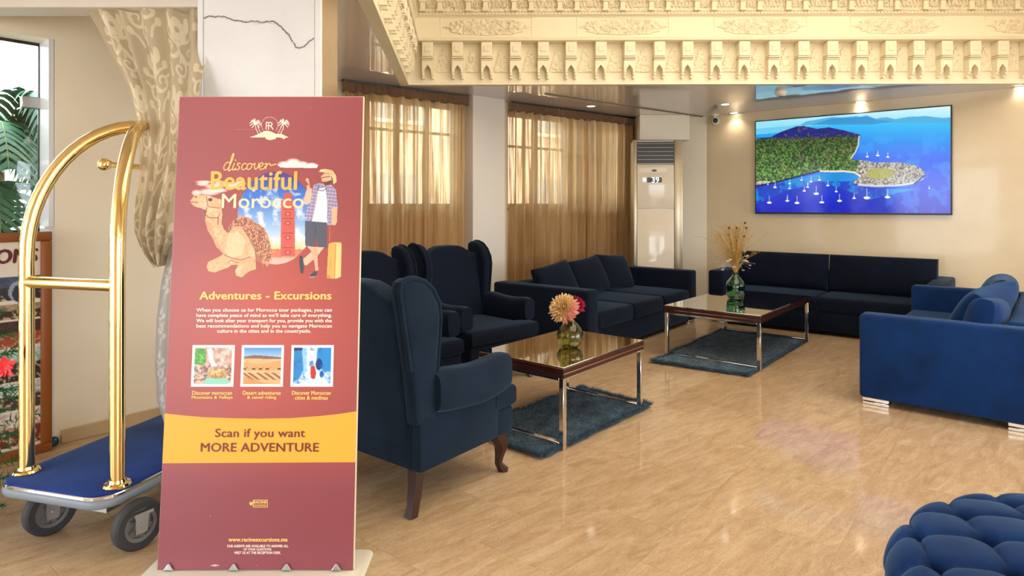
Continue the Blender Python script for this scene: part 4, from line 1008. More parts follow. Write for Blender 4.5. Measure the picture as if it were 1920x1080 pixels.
# ------------------------------------------------------------------ television, camera, detector, lights, air conditioner
nT = Vector((-.629, -.777)); off = .085
tl_, tr_ = K+nT*off+u2*on_line(1415.5, K+nT*off, u2), K+nT*off+u2*on_line(1785, K+nT*off, u2)
zb = (zat(401.5, tl_.y)+zat(402.5, tr_.y))/2; zt = (zat(226, tl_.y)+zat(197.5, tr_.y))/2; TW = (tr_-tl_).length; TH = zt-zb
t = thing('television', 'large wall television showing an aerial island with sailboats', 'television', (tl_.x, tl_.y, zb), math.atan2(u2.y, u2.x))
bm = nb(); box(bm, 0, TW, 0, .045, 0, TH, .004, 1); obj('bezel', bm, 'black', t)
bm = nb(); box(bm, TW*.3, TW*.7, .045, .08, TH*.25, TH*.75); obj('wall_bracket', bm, 'steel', t)
be = .014; nx, nz = 460, 262; gx, gz = np.meshgrid(np.linspace(be, TW-be, nx), np.linspace(TH-be, be+.006, nz))
wx = tl_.x+u2.x*gx; wy = tl_.y+u2.y*gx; wz = zb+gz; X_ = (CX+F*wx/wy-1380)*3.5556; Y_ = (HY-F*(wz-CH)/wy-160)*3.5556
cv = Canvas(X_, Y_, (10, 120, 235)); n1 = cv.noise(60, 1, 4); n2_ = cv.noise(9, 2, 3); n3 = cv.noise(22, 5, 4)
hor = 215-(X_-128)*0.01
k = np.clip((X_-300)/1100, 0, 1); d = np.clip((Y_-250)/620, 0, 1)
def lerp3(a, b, f): return np.array(a)*(1-f[..., None])+np.array(b)*f[..., None]
sea = lerp3((44, 200, 250), (0, 96, 240), np.clip((Y_-240)/260, 0, 1)); sea = sea*(1-np.clip((Y_-520)/330, 0, 1)[..., None])+np.array((4, 20, 190))*np.clip((Y_-520)/330, 0, 1)[..., None]
cv.fill(np.ones(X_.shape), sea); cv.fill(np.clip((n1-.5)*2, 0, .35)*(Y_ > 240), (70, 180, 255))
cv.fill((Y_ < 292-(X_-128)*.055)*1.0, lerp3((214, 246, 252), (150, 226, 250), np.clip((Y_-140)/120, 0, 1)))
mt_ = [(430, 262), (470, 240), (560, 225), (640, 212), (720, 214), (800, 205), (830, 210), (870, 200), (930, 222), (1000, 212), (1060, 225), (1150, 210), (1270, 205), (1380, 218), (1443, 212), (1443, 250), (1000, 252), (430, 270)]
cv.poly(mt_, (70, 176, 226)); cv.poly([(500, 262), (640, 222), (800, 214), (870, 208), (940, 232), (1060, 240), (900, 262)], (50, 150, 214)); cv.poly([(128, 290), (240, 280), (440, 262), (440, 300), (128, 330)], (110, 206, 240))
cv.poly([(120, 690), (300, 640), (560, 585), (800, 575), (840, 620), (780, 665), (900, 690), (1200, 690), (900, 760), (560, 640), (300, 720), (120, 800)], (20, 160, 225), .8)
cv.fill(np.clip((n1-.42)*5, 0, .75)*(Y_ > 640)*(X_ < 1000), (14, 40, 190))
land = [(120, 400), (140, 352), (230, 345), (300, 310), (400, 275), (450, 270), (540, 290), (620, 280), (720, 300), (830, 330), (815, 400), (800, 440), (760, 490), (850, 500), (930, 515), (1080, 512), (1180, 530), (1240, 560), (1262, 595), (1240, 630), (1180, 655), (1080, 668), (930, 672), (830, 665), (780, 655), (800, 630), (830, 610), (790, 575), (700, 570), (640, 580), (560, 570), (470, 590), (340, 625), (230, 650), (120, 672)]
cv.poly(land, (150, 138, 116)); L_ = cv.inside(land)
veg = L_ & (X_ < 830-(Y_-480)*.3) & (Y_ < 640); green = lerp3((14, 48, 30), (140, 172, 82), np.clip(n2_*1.6-.35, 0, 1)); green = green*(.72+.5*np.clip((Y_-330)/250, 0, 1))[..., None]; cv.fill(veg*1.0, green)
cv.fill((veg & (Y_ < 345+(n3-.5)*60-(X_-500)*.02))*1.0, lerp3((10, 16, 84), (24, 40, 160), n2_)); cv.fill((veg & (n3 > .68))*.7, (120, 92, 84))
rock = L_ & ~veg; cv.fill(rock*1.0, lerp3((92, 84, 84), (242, 236, 220), np.clip(n2_*1.9-.45, 0, 1))); cv.ell(960, 590, 95, 38, (176, 176, 70), .75); cv.fill((L_ & (n2_ > .74) & (X_ > 840))*.8, (96, 110, 60))
cv.line([(560, 572), (640, 574), (720, 572), (790, 580), (830, 606)], 12, (240, 226, 202)); cv.line([(820, 340), (815, 400), (795, 445), (765, 488)], 9, (222, 206, 196)); cv.line([(130, 672), (240, 652), (340, 627), (470, 592), (555, 572)], 10, (20, 26, 70)); cv.line([(820, 664), (930, 672), (1080, 668), (1180, 652), (1245, 620)], 14, (234, 232, 226), .8); cv.line([(1190, 655), (1262, 598)], 12, (30, 50, 120))
for bx, by, s in ((222, 782, 1.2), (342, 770, 1), (407, 784, 1.2), (455, 704, .8), (478, 678, .8), (535, 722, 1.3), (572, 780, 1.2), (612, 668, .8), (690, 770, 1.2), (787, 752, .9), (872, 750, 1.6), (1010, 745, 1.4), (668, 708, .8), (556, 632, .8), (500, 642, .8), (437, 632, .7), (358, 655, .7), (358, 688, .7), (260, 680, .9), (212, 660, .5), (875, 476, .8), (944, 468, .9), (1012, 478, .8), (1288, 688, .5)):
    cv.ell(bx, by, 13*s, 6*s, (248, 250, 252)); cv.line([(bx, by), (bx+1, by-38*s)], 3.2, (226, 236, 246)); cv.line([(bx-8*s, by+9*s), (bx+8*s, by+9*s)], 3, (10, 24, 110), .6)
pos = np.stack([gx, np.full(gx.shape, -.0012), gz], -1); cv.build('screen', pos, 'screen', t)

cp = K+u2*.14+nT*.06
t = thing('security_camera', 'small white security camera with black lens in the ceiling corner', 'camera', (cp.x, cp.y, H), R(-12))
bm = nb(); lathe(bm, [(0, 0), (.05, 0), (.05, -.012), (.03, -.02), (0, -.02)][::-1], 20); obj('mount', bm, 'white_plastic', t)
bm = nb(); tube(bm, [(0, 0, -.01), (0, -.01, -.06)], .012, 8); obj('bracket', bm, 'white_plastic', t)
bm = nb(); lathe(bm, [(0, -.07), (.042, -.07), (.05, -.05), (.05, .05), (.04, .06), (0, .06)], 20, T(0, -.02, -.095) @ RX(90)); bo = obj('housing', bm, 'white_plastic', t)
bm = nb(); lathe(bm, [(0, 0), (.036, 0), (.036, .012), (0, .02)], 20, T(0, -.088, -.095) @ RX(90)); obj('lens', bm, 'black', bo)
dp_ = Cz(1464, 172, H); t = thing('smoke_detector', 'round detector on the lacquered ceiling before the television', 'detector', (dp_.x, dp_.y, H))
bm = nb(); lathe(bm, [(0, -.05), (.04, -.05), (.055, -.03), (.065, -.012), (.065, 0), (0, 0)], 24); obj('body', bm, 'white_plastic', t)
bm = nb(); lathe(bm, [(.0, -.056), (.02, -.056), (.03, -.05), (0, -.05)], 18); obj('sensor_cap', bm, 'steel', t)
MAT['bulb'] = M('lit_led').set(Base_Color=(1, 1, 1, 1), Emission_Color=(1, .93, .8, 1), Emission_Strength=14).m
for px, py, lab in ((1360, 195.5, 'recessed downlight nearer the camera of the pair in the ceiling corner'), (1376, 211.5, 'recessed downlight tight in the ceiling corner near the security camera'), (1613, 190.5, 'recessed downlight above the middle of the television'), (1913, 163.5, 'recessed downlight at the right end of the television wall'), (1108, 199, 'recessed downlight above the long sofa by the curtains')):
    p = Cz(px, py, H); t = thing('downlight', lab, 'downlight', (p.x, p.y, H), 0, 'recessed ceiling downlights')
    bm = nb(); lathe(bm, [(.045, -.002), (.062, -.006), (.066, -.0005), (.045, -.0002)], 24); obj('trim_ring', bm, 'white_plastic', t)
    bm = nb(); lathe(bm, [(0, -.003), (.045, -.003), (.045, -.001), (0, -.001)], 24); obj('diffuser', bm, 'bulb', t)
    l = bpy.data.lights.new('downlight_beam', 'SPOT'); l.energy = 9; l.color = (1, .86, .66); l.spot_size = R(120); l.spot_blend = .8; l.shadow_soft_size = .04
    o = bpy.data.objects.new('downlight_beam', l); COL.objects.link(o); o.parent = t; o.location = (0, 0, -.012)

AY = 8.46; ax0, ax1 = (1187-CX)/F*AY, (1279-CX)/F*AY; AWd = ax1-ax0; AH = zat(262, AY)
t = thing('air_conditioner', 'tall white floor-standing air conditioner in the corner', 'air conditioner', (ax0, AY, 0), R(-3))
bm = nb(); box(bm, .012, AWd-.012, .012, .34, .03, AH-.01, .012, 2); obj('cabinet', bm, 'white_plastic', t)
bm = nb(); box(bm, 0, AWd, 0, .33, 0, .06, .006, 1); obj('plinth', bm, 'steel', t)
MAT['champagne'] = plain('champagne_trim', rgb(178, 166, 142), .3, .6)
for (x0, x1) in ((0, .05), (AWd-.115, AWd)):
    bm = nb(); box(bm, x0, x1, -.012, .05, .04, AH, .012, 2); obj('side_trim', bm, 'champagne', t)
px2x = lambda p: (p-1187)/92*AWd
zlo, zhi = zat(308, AY), zat(266, AY)
bm = nb(); box(bm, .05, AWd-.115, -.004, .02, zlo, zhi); lv_ = obj('outlet', bm, 'black', t)
for k in range(6):
    z = zlo+(zhi-zlo)*(k+.15)/5.6; bm = nb(); box(bm, .055, AWd-.12, -.016, .0, z-.0016, z+.0016); obj('louver', bm, 'champagne', lv_)
MAT['ac_panel'] = M('glossy_white_panel').set(Base_Color=rgb(226, 214, 194), Roughness=.08).m
for (za, zc) in ((zat(391, AY), zlo-.012), (.065, zat(393, AY))):
    bm = nb(); box(bm, .052, AWd-.117, -.014, .02, za, zc, .008, 2); obj('front_panel', bm, 'ac_panel', t)
zd = zat(338, AY); bm = nb(); box(bm, px2x(1204), px2x(1212), -.017, -.012, zd-.025, zd+.035); obj('sensor_window', bm, 'steel', t)
bm = nb(); box(bm, px2x(1212.5), px2x(1240), -.018, -.012, zd-.03, zd+.035, .002, 1); ds = obj('display', bm, 'black', t)
MAT['led'] = M('display_digits').set(Base_Color=(0, 0, 0, 1), Emission_Color=(.9, .95, 1, 1), Emission_Strength=1.5).m
text('digits', '39', ds, 'led', px2x(1228), zd+.003, height=.075, y=-.0186)
bm = nb(); prism(bm, [(.035*math.cos(a)*1.0, .016*math.sin(a)) for a in [2*PI*i/20 for i in range(20)]], -.017, -.012, 'y', mtx=T(px2x(1226), 0, zat(320, AY))); obj('emblem', bm, plain('navy_emblem', rgb(30, 36, 60), .3), t)

# ------------------------------------------------------------------ advertising banner
BO = Vector((-1.0065, 2.483, .014)); th = math.atan(.167/1.896); BN = Vector((0, -math.cos(th), math.sin(th))); BU = Vector((0, math.sin(th), math.cos(th)))
def P(px, py):
    d = Vector(((px-CX)/F, 1, (HY-py)/F)); o = Vector((0, 0, CH)); k = (BO-o).dot(BN)/d.dot(BN); q = o+d*k-BO; return q.x, q.dot(BU)
t = thing('advert_banner', 'tall burgundy excursion banner standing in front of the marble column', 'banner', tuple(BO)); t.rotation_euler = (-th, 0, 0)
c_tl, c_tr, c_bl, c_br = P(333, 181.5), P(677.5, 181.5), P(299, 1075), P(665.5, 1073)
w2 = (c_tr[0]-c_tl[0]+c_br[0]-c_bl[0])/4; bx = (c_tr[0]+c_tl[0])/2; BHt = c_tl[1]
xl, xr = -.392, .386
xl, xr = (c_tl[0]+c_bl[0])/2, (c_tr[0]+c_br[0])/2
bm = nb(); box(bm, xl-.002, xr+.004, .001, .012, 0, BHt+.002, .002, 1); obj('foam_board', bm, plain('cream_board', rgb(232, 214, 186), .5), t)
def canvas(x0, x1, z0, z1, step):
    """grid on the sheet, with photo coordinates for drawing"""
    nx, nz = max(2, int((x1-x0)/step)), max(2, int((z1-z0)/step)); gx, gz = np.meshgrid(np.linspace(x0, x1, nx), np.linspace(z1, z0, nz))
    wx = BO.x+gx; wy = BO.y+gz*BU.y; wz = BO.z+gz*BU.z; return gx, gz, CX+F*wx/wy, HY-F*(wz-CH)/wy
gx, gz, X_, Y_ = canvas(xl, xr, 0, BHt, .012); cv = Canvas(X_, Y_, (142, 72, 80))  # burgundy print; reflected veil put into the colour as a paler, pinker base
d = np.hypot((X_-500)/230, (Y_-600)/260); cv.fill(np.exp(-d*d*1.1)*.85, (194, 92, 80)); d = np.hypot((X_-480)/260, (Y_-170)/160); cv.fill(np.exp(-d*d)*.35, (196, 116, 120))
cv.fill(np.clip((Y_-860)/60, 0, 1)*.55, (128, 66, 76)); cv.build('printed_sheet', np.stack([gx, np.zeros(gx.shape), gz], -1), 'print', t)
MAT['yellow'] = plain('amber_print', rgb(250, 170, 56), .4); MAT['gold'] = plain('gold_ink', rgb(252, 206, 120), .4); MAT['brown_ink'] = plain('brown_ink', rgb(112, 50, 34), .4); MAT['pale_ink'] = plain('cream_ink', rgb(252, 232, 220), .4)
ln = [(312, 775), (340, 778.5), (380, 782), (430, 784), (490, 785), (545, 784), (600, 780), (640, 775.5), (669, 771)]
pl = [P(x, y) for x, y in ln]; lo = [P(667, 866.5), P(306.5, 868.5)]
pts = [(xl, pl[0][1])]+pl[1:-1]+[(xr, pl[-1][1])]+[(xr, lo[0][1]), (xl, lo[1][1])]
obj('amber_band', ([(a, -.0006, b) for a, b in pts], [tuple(range(len(pts)))]), 'yellow', t)
def bt(name, s, px, py, w, h, mat, bold=.02, shear=0, y=-.0012):
    a = P(px-w/2, py); b = P(px+w/2, py); c = P(px, py-h/2); e = P(px, py+h/2); return text(name, s, t, mat, (a[0]+b[0])/2, (c[1]+e[1])/2, b[0]-a[0], c[1]-e[1], y, bold, shear)
bt('lettering', 'Scan if you want', 488, 814, 169, 21, 'brown_ink', .025); bt('lettering', 'MORE ADVENTURE', 487.5, 838.5, 222, 17, 'brown_ink', .028)
bt('lettering', 'Adventures - Excursions', 498, 554, 248, 15.5, 'gold', .035)
for s, y, w in (('When you choose us for Morocco tour packages, you can', 582, 254), ('have complete peace of mind as we’ll take care of everything.', 592, 254), ('We will look after your transport for you, provide you with the', 602, 254), ('best recommendations and help you to navigate Moroccan', 612, 254), ('culture in the cities and in the countryside.', 621.5, 176)):
    bt('lettering', s, 495.5, y, w, 9, 'ink_white', .028)
for s1, s2_, x, wa, wb in (('Discover moroccan', 'Mountains & Valleys', 398, 75, 77), ('Desert adventures', '& camel riding', 491, 71, 55), ('Discover Moroccan', 'cities & medinas', 584, 73, 62)):
    bt('lettering', s1, x, 736.5, wa, 7.6, 'gold', .03); bt('lettering', s2_, x, 745.5, wb, 7.6, 'gold', .03)
bt('lettering', 'www.racineexcursions.ma', 484, 1011.5, 111, 7.5, 'gold', .035)
for s, y, w in (('OUR AGENTS ARE AVAILABLE TO ANSWER ALL', 1023.5, 115), ('OF YOUR QUESTIONS.', 1030, 53), ('MEET US AT THE RECEPTION DESK.', 1036, 87)): bt('lettering', s, 483.5, y, w, 5, 'pale_ink', .03)
bt('lettering', 'RACINE', 488, 941.5, 24, 4.6, 'gold', .05); bt('lettering', 'EXCURSIONS', 488, 947, 22, 2.4, 'gold', .04)
def outline(x0, y0, x1, y1, wd, mat, name):
    V, Fc = [], []
    for (a, b, c, d) in ((x0, y0, x1, y0+wd), (x0, y1-wd, x1, y1), (x0, y0, x0+wd, y1), (x1-wd, y0, x1, y1)):
        k = len(V); V += [(P(p, q)[0], -.001, P(p, q)[1]) for p, q in ((a, b), (c, b), (c, d), (a, d))]; Fc.append((k, k+1, k+2, k+3))
    return obj(name, (V, Fc), mat, t)
outline(474.5, 937, 502, 951, 1.2, 'gold', 'tag_outline')
for k in range(3):
    a = k*PI/3; V = [P(471+4*math.cos(a+s), 944+4*math.sin(a+s)) for s in (-.2, .2, PI-.2, PI+.2)]; obj('tag_star', ([(p[0], -.001, p[1]) for p in V], [(0, 1, 2, 3)]), 'gold', t)
# main artwork
a0, a1 = P(352, 528), P(645, 212); gx, gz, X_, Y_ = canvas(P(352, 400)[0], P(642, 400)[0], P(500, 527)[1], P(500, 212)[1], .00125); cv = Canvas(X_, Y_); cv.c[:] = (178, 86, 80)
q3 = lambda pts: [(300+x/2.92, 170+y/2.92) for x, y in pts]; q8 = lambda pts: [(350+x/5.4, 330+y/5.4) for x, y in pts]
WHT = (255, 246, 236); n1 = cv.noise(14, 1, 4); n2_ = cv.noise(3, 2, 3)
# emblem: two palms, ring and sand
def e7(x, y): return (440+x/13.5, 200+y/13.5)
d = np.hypot(X_-e7(890, 0)[0], Y_-e7(0, 470)[1]); cv.fill(((d > 14.6) & (d < 16.2) & (Y_ < 246)).astype(float), (240, 190, 184))
for cx_, cy_, s in ((525, 420, 1), (1245, 420, -1)):
    for a in (100, 135, 165, 200, 235, 40, 10, 345, 315):
        a2_ = R(a); L_ = 140; cv.line([e7(cx_, cy_), e7(cx_+L_*.6*math.cos(a2_), cy_-L_*.7*math.sin(a2_)-18), e7(cx_+L_*math.cos(a2_), cy_-L_*.75*math.sin(a2_)+25)], 2.1, WHT)
    cv.line([e7(cx_, cy_), e7(cx_+s*15, 560), e7(cx_+s*80, 690)], 1.8, WHT); cv.line([e7(cx_+s*60, 480), e7(cx_+s*100, 600), e7(cx_+s*150, 680)], 1.6, WHT)
cv.poly([e7(*p) for p in ((340, 778), (500, 735), (640, 670), (740, 620), (830, 605), (930, 630), (1060, 690), (1200, 690), (1390, 785), (1300, 790), (1250, 830), (1180, 790), (1060, 780), (1040, 820), (900, 855), (790, 825), (770, 780), (600, 785))], (255, 236, 204))
# the round picture behind: sky over a red square
disk = (((X_-517)/72)**2+((Y_-409)/87)**2 < 1) & (X_ > 440); hgt = np.clip((Y_-320)/170, 0, 1)
sky = lerp3((92, 52, 130), (64, 120, 214), np.clip(hgt*4, 0, 1)); sky = sky*(1-np.clip((hgt-.3)*2.2, 0, 1))[..., None]+np.array((196, 222, 246))*np.clip((hgt-.3)*2.2, 0, 1)[..., None]; sky = sky*(1-np.clip((hgt-.7)*4.5, 0, 1))[..., None]+np.array((250, 208, 120))*np.clip((hgt-.7)*4.5, 0, 1)[..., None]
cv.fill(disk*1.0, sky); cv.fill(disk*np.clip((n1-.52)*4, 0, .8)*(hgt > .2), (238, 240, 250)); cv.fill((disk & (Y_ > 466+3*n2_))*1.0, lerp3((206, 92, 74), (244, 170, 130), n2_)); cv.fill((disk & (Y_ > 483))*.8, (238, 196, 190))
cv.poly(q3([(664, 600), (738, 600), (740, 905), (660, 905)]), (206, 96, 88)); cv.poly(q3([(676, 560), (724, 560), (724, 600), (676, 600)]), (196, 92, 88))
for yy in (650, 700, 780, 860): cv.line(q3([(674, yy), (728, yy)]), 1.4, (160, 62, 62)); cv.ell(*q3([(700, yy+25)])[0], 6, 4.5, (176, 72, 66)); cv.ell(*q3([(700, yy+25)])[0], 3, 2.5, (226, 128, 112))
# clouds
for x, y, a, b in ((680, 402, 40, 18), (730, 392, 46, 24), (780, 402, 36, 18), (830, 408, 36, 16)): cv.ell(*q3([(x, y)])[0], a/2.92, b/2.92, (248, 240, 240), .95, .5)
cv.poly(q3([(640, 405), (870, 405), (860, 425), (660, 422)]), (250, 242, 240), .9)
for x, y, a, b in ((240, 500, 52, 10), (235, 512, 40, 12), (300, 525, 60, 18), (330, 510, 40, 22), (400, 520, 50, 22), (270, 555, 70, 22), (200, 560, 30, 20), (440, 508, 36, 20), (320, 545, 60, 16)): cv.ell(*q3([(x, y)])[0], a/2.92, b/2.92, (246, 226, 222), .9, .5)
# camel lying down
CM = (226, 180, 138); CD = (190, 136, 96); CL = (246, 214, 180)
cv.poly(q8([(410, 520), (470, 460), (530, 400), (620, 420), (700, 470), (780, 520), (830, 620), (860, 740), (860, 850), (800, 900), (700, 860), (600, 700)]), (176, 112, 88))
body = [(35, 250), (70, 205), (90, 185), (130, 195), (190, 195), (250, 205), (330, 235), (352, 250), (350, 300), (365, 380), (355, 470), (380, 540), (420, 575), (500, 500), (560, 520), (620, 610), (690, 760), (700, 860), (705, 945), (640, 965), (610, 985), (560, 1028), (500, 1010), (490, 960), (520, 900), (460, 900), (420, 930), (280, 980), (220, 965), (200, 920), (215, 870), (300, 830), (370, 790), (300, 720), (255, 620), (210, 550), (185, 450), (190, 400), (205, 350), (150, 330), (80, 310), (45, 280)]
cv.poly(q8(body), CM); Bm = cv.inside(q8(body)); cv.fill(Bm*np.clip((n1-.5)*3, 0, .5), CL); cv.fill(Bm*np.clip((n2_-.5)*2, 0, .4), CD)
cv.poly(q8([(185, 450), (240, 470), (290, 600), (340, 720), (380, 790), (300, 720), (255, 620), (210, 550)]), CD, .5); cv.poly(q8([(420, 590), (520, 560), (600, 660), (560, 800), (460, 830), (390, 770)]), CL, .55)
cv.line(q8([(380, 800), (470, 835), (560, 850), (640, 820)]), 1.6, (150, 100, 70)); cv.line(q8([(420, 880), (450, 850), (520, 880)]), 1.4, (160, 106, 78)); cv.line(q8([(45, 262), (110, 266)]), 1.3, (110, 70, 56)); cv.ell(*q8([(240, 240)])[0], 4, 3.2, (92, 58, 46)); cv.ell(*q8([(95, 212)])[0], 2.4, 1.5, (130, 90, 76))
cv.line(q8([(200, 200), (215, 310), (335, 325)]), 1.4, (140, 84, 60)); cv.line(q8([(205, 320), (190, 395), (240, 425), (310, 425), (340, 380)]), 1.5, (130, 76, 56)); cv.line(q8([(165, 340), (170, 440)]), 2.2, (150, 120, 120), .7); cv.line(q8([(320, 420), (318, 490)]), 2.2, (170, 92, 66))
cv.ell(*q8([(335, 255)])[0], 3.2, 5, (236, 190, 160))
# saddle cloth
sc = [(415, 570), (430, 520), (470, 450), (540, 400), (620, 430), (680, 460), (770, 510), (820, 590), (850, 700), (860, 830), (820, 920), (770, 915), (760, 830), (700, 790), (660, 680), (600, 580), (540, 500), (470, 530)]
cv.poly(q8(sc), (186, 124, 98)); Sm = cv.inside(q8(sc)); cv.fill(Sm*np.clip((n2_-.45)*4, 0, .8), (232, 176, 142)); cv.fill(Sm*np.clip((.42-n2_)*5, 0, .8), (110, 62, 52))
for k in range(6): cv.line(q8([(600+k*26, 440+k*10), (660+k*24, 560), (700+k*22, 770)]), .9, (110, 60, 50), .8)
# traveller with hat, plaid shirt, shorts and suitcase
SK = (236, 180, 150)
cv.poly(q3([(815, 480), (800, 478), (795, 490), (815, 515), (800, 520), (806, 540), (825, 545)]), SK); cv.poly(q3([(806, 530), (834, 535), (830, 590), (806, 625), (782, 618), (790, 590)]), (238, 190, 164))
cv.poly(q3([(840, 515), (870, 505), (900, 510), (940, 515), (965, 540), (975, 640), (965, 735), (920, 740), (900, 725), (830, 722), (790, 690), (800, 650), (825, 610)]), (150, 160, 196))
pm_ = cv.inside(q3([(820, 515), (970, 515), (975, 740), (785, 740)])) & cv.inside(q3([(840, 515), (870, 505), (900, 510), (940, 515), (965, 540), (975, 640), (965, 735), (920, 740), (900, 725), (830, 722), (790, 690), (800, 650), (825, 610)]))
cv.fill(pm_*((np.mod(X_+Y_*.15, 6) < 2)*.6), (196, 96, 112)); cv.fill(pm_*((np.mod(Y_-X_*.12, 6.5) < 2)*.55), (226, 214, 232)); cv.fill(pm_*((np.mod(X_+Y_*.15+3, 6) < .9)*.7), (70, 84, 150))
cv.poly(q3([(868, 540), (905, 530), (915, 600), (915, 722), (832, 722), (850, 640)]), (250, 246, 248)); cv.line(q3([(868, 520), (864, 545), (890, 548), (915, 535)]), 1.6, (70, 70, 84))
cv.poly(q3([(940, 640), (970, 640), (970, 720), (955, 740), (940, 730)]), SK)
cv.poly(q3([(880, 470), (900, 450), (935, 460), (942, 490), (930, 510), (905, 520), (888, 505)]), SK); cv.poly(q3([(886, 500), (905, 500), (936, 490), (944, 498), (930, 516), (905, 521)]), (110, 74, 60)); cv.line(q3([(882, 478), (902, 474), (930, 470)]), 1.3, (60, 48, 48)); cv.line(q3([(890, 498), (904, 498)]), 1.2, (200, 120, 110))
cv.poly(q3([(868, 445), (880, 430), (905, 428), (945, 436), (965, 465), (968, 500), (950, 515), (945, 480), (930, 458), (900, 448)]), (240, 206, 160)); cv.poly(q3([(895, 432), (945, 440), (955, 470), (920, 452)]), (226, 184, 132))
cv.poly(q3([(794, 712), (915, 722), (914, 860), (862, 862), (852, 800), (845, 855), (795, 848)]), (88, 92, 110)); cv.line(q3([(852, 740), (850, 850)]), 1, (60, 64, 80))
cv.poly(q3([(800, 850), (842, 855), (900, 858), (860, 910), (800, 960), (778, 945), (785, 920), (830, 880)]), (240, 190, 166)); cv.poly(q3([(820, 860), (862, 862), (866, 960), (872, 980), (850, 990), (845, 940)]), (230, 176, 150))
cv.poly(q3([(764, 905), (780, 902), (790, 960), (785, 1000), (770, 1002), (762, 950)]), (66, 72, 90)); cv.poly(q3([(820, 1010), (850, 985), (864, 995), (855, 1015), (830, 1024)]), (66, 72, 90)); cv.line(q3([(820, 1022), (856, 1018)]), 1, (240, 236, 236))
cv.line(q3([(930, 745), (930, 840)]), 2.2, (196, 120, 92)); cv.line(q3([(941, 745), (941, 840)]), 1.6, (176, 104, 82))
cv.poly(q3([(922, 840), (940, 830), (990, 828), (1005, 845), (1000, 1015), (970, 1030), (935, 1030), (912, 1015)]), (242, 176, 98)); cv.poly(q3([(965, 832), (1005, 845), (1000, 1015), (960, 1028)]), (250, 206, 140)); cv.line(q3([(962, 840), (956, 1020)]), 1.2, (206, 132, 70)); cv.line(q3([(935, 920), (932, 980)]), 1.6, (222, 150, 84)); cv.ell(*q3([(922, 1020)])[0], 4, 3.5, (210, 140, 90))
# brush-script word drawn as pen strokes
def pen(pts, w=2.5):
    pts = q3(pts); out = []
    for i in range(len(pts)-1):
        p0, p1, p2, p3 = pts[max(i-1, 0)], pts[i], pts[i+1], pts[min(i+2, len(pts)-1)]
        for s in range(5):
            u = s/5; out.append(tuple(.5*((2*p1[k])+(-p0[k]+p2[k])*u+(2*p0[k]-5*p1[k]+4*p2[k]-p3[k])*u*u+(-p0[k]+3*p1[k]-3*p2[k]+p3[k])*u**3) for k in (0, 1)))
    out.append(pts[-1]); cv.line(out, w, (252, 206, 128))
pen([(385, 395), (368, 393), (352, 412), (352, 432), (366, 432), (382, 412), (398, 375), (405, 348), (398, 350), (388, 385), (378, 425), (378, 440), (392, 430)]); pen([(408, 398), (398, 425), (402, 435), (414, 425)]); pen([(413, 380), (415, 382)], 3)
pen([(440, 400), (430, 396), (424, 406), (434, 416), (432, 430), (414, 432)]); pen([(474, 402), (466, 397), (452, 408), (448, 425), (456, 433), (474, 424)]); pen([(496, 398), (482, 404), (476, 424), (486, 432), (500, 420), (504, 404), (496, 398), (510, 404), (520, 398)])
pen([(520, 398), (518, 420), (524, 430), (538, 416), (542, 398)]); pen([(542, 420), (560, 410), (564, 398), (554, 396), (544, 412), (548, 430), (566, 428), (580, 412)]); pen([(574, 402), (584, 400), (578, 428)]); pen([(580, 412), (596, 400), (604, 402), (606, 410), (634, 402)])
cv.build('artwork', np.stack([gx, np.full(gx.shape, -.0009), gz], -1), 'print', t)
MAT['gold_deep'] = plain('amber_ink', rgb(250, 188, 84), .4); MAT['pale_gold'] = plain('pale_gold_ink', rgb(255, 222, 186), .4)
bt('lettering', 'Beautiful', 476.5, 338.5, 162, 36, 'gold_deep', .022, 0, -.0016); bt('lettering', 'Morocco', 493, 377, 154, 27, 'pale_gold', .012, 0, -.0016)
bt('emblem_letter', 'R', 508.5, 236, 11, 14.5, 'pale_ink', .0, 0, -.0016); bt('emblem_letter', 'F', 502, 236, 7, 14.5, 'pale_ink', .0, 0, -.0016)
# three framed snapshots
def snap(px, draw):
    a, b, c, d = P(px-40.5, 647), P(px+40.5, 647), P(px+39, 725), P(px-39, 725)
    x0, x1 = (a[0]+d[0])/2, (b[0]+c[0])/2; gx, gz, X_, Y_ = canvas(x0, x1, d[1], a[1], .0018); cv = Canvas((gx-x0)/(x1-x0)*100, (a[1]-gz)/(a[1]-d[1])*100, (250, 246, 250))
    X, Y = cv.X, cv.Y; m = ((X > 6) & (X < 94) & (Y > 5.5) & (Y < 94.5)); keep = cv.c.copy(); draw(cv, X, Y); cv.c = np.where(m[..., None], cv.c, keep); cv.build('snapshot', np.stack([gx, np.full(gx.shape, -.0011), gz], -1), 'print', t)
def falls(cv, X, Y):
    n, n2 = cv.noise(9, 1, 4), cv.noise(4, 2, 3); cv.fill(np.ones(X.shape), lerp3((150, 116, 104), (240, 214, 204), np.clip(n*1.5-.2, 0, 1))); cv.poly([(0, 8), (30, 8), (34, 40), (26, 48), (0, 46)], (70, 150, 60)); cv.fill(((X < 30) & (Y < 46))*np.clip(n2*2-.8, 0, 1), (150, 214, 100))
    cv.poly([(34, 8), (46, 8), (50, 34), (60, 50), (48, 52), (40, 36)], (240, 246, 250)); cv.fill((Y > 50)*np.clip((n2-.5)*5, 0, .8), (96, 80, 76)); cv.ell(60, 88, 30, 12, (140, 206, 190)); cv.ell(62, 68, 26, 13, (196, 156, 104)); cv.ell(60, 64, 22, 8, (222, 190, 140)); cv.fill(((X-62)**2/676+(Y-68)**2/170 < 1)*np.clip((n2-.5)*4, 0, .6), (140, 100, 60))
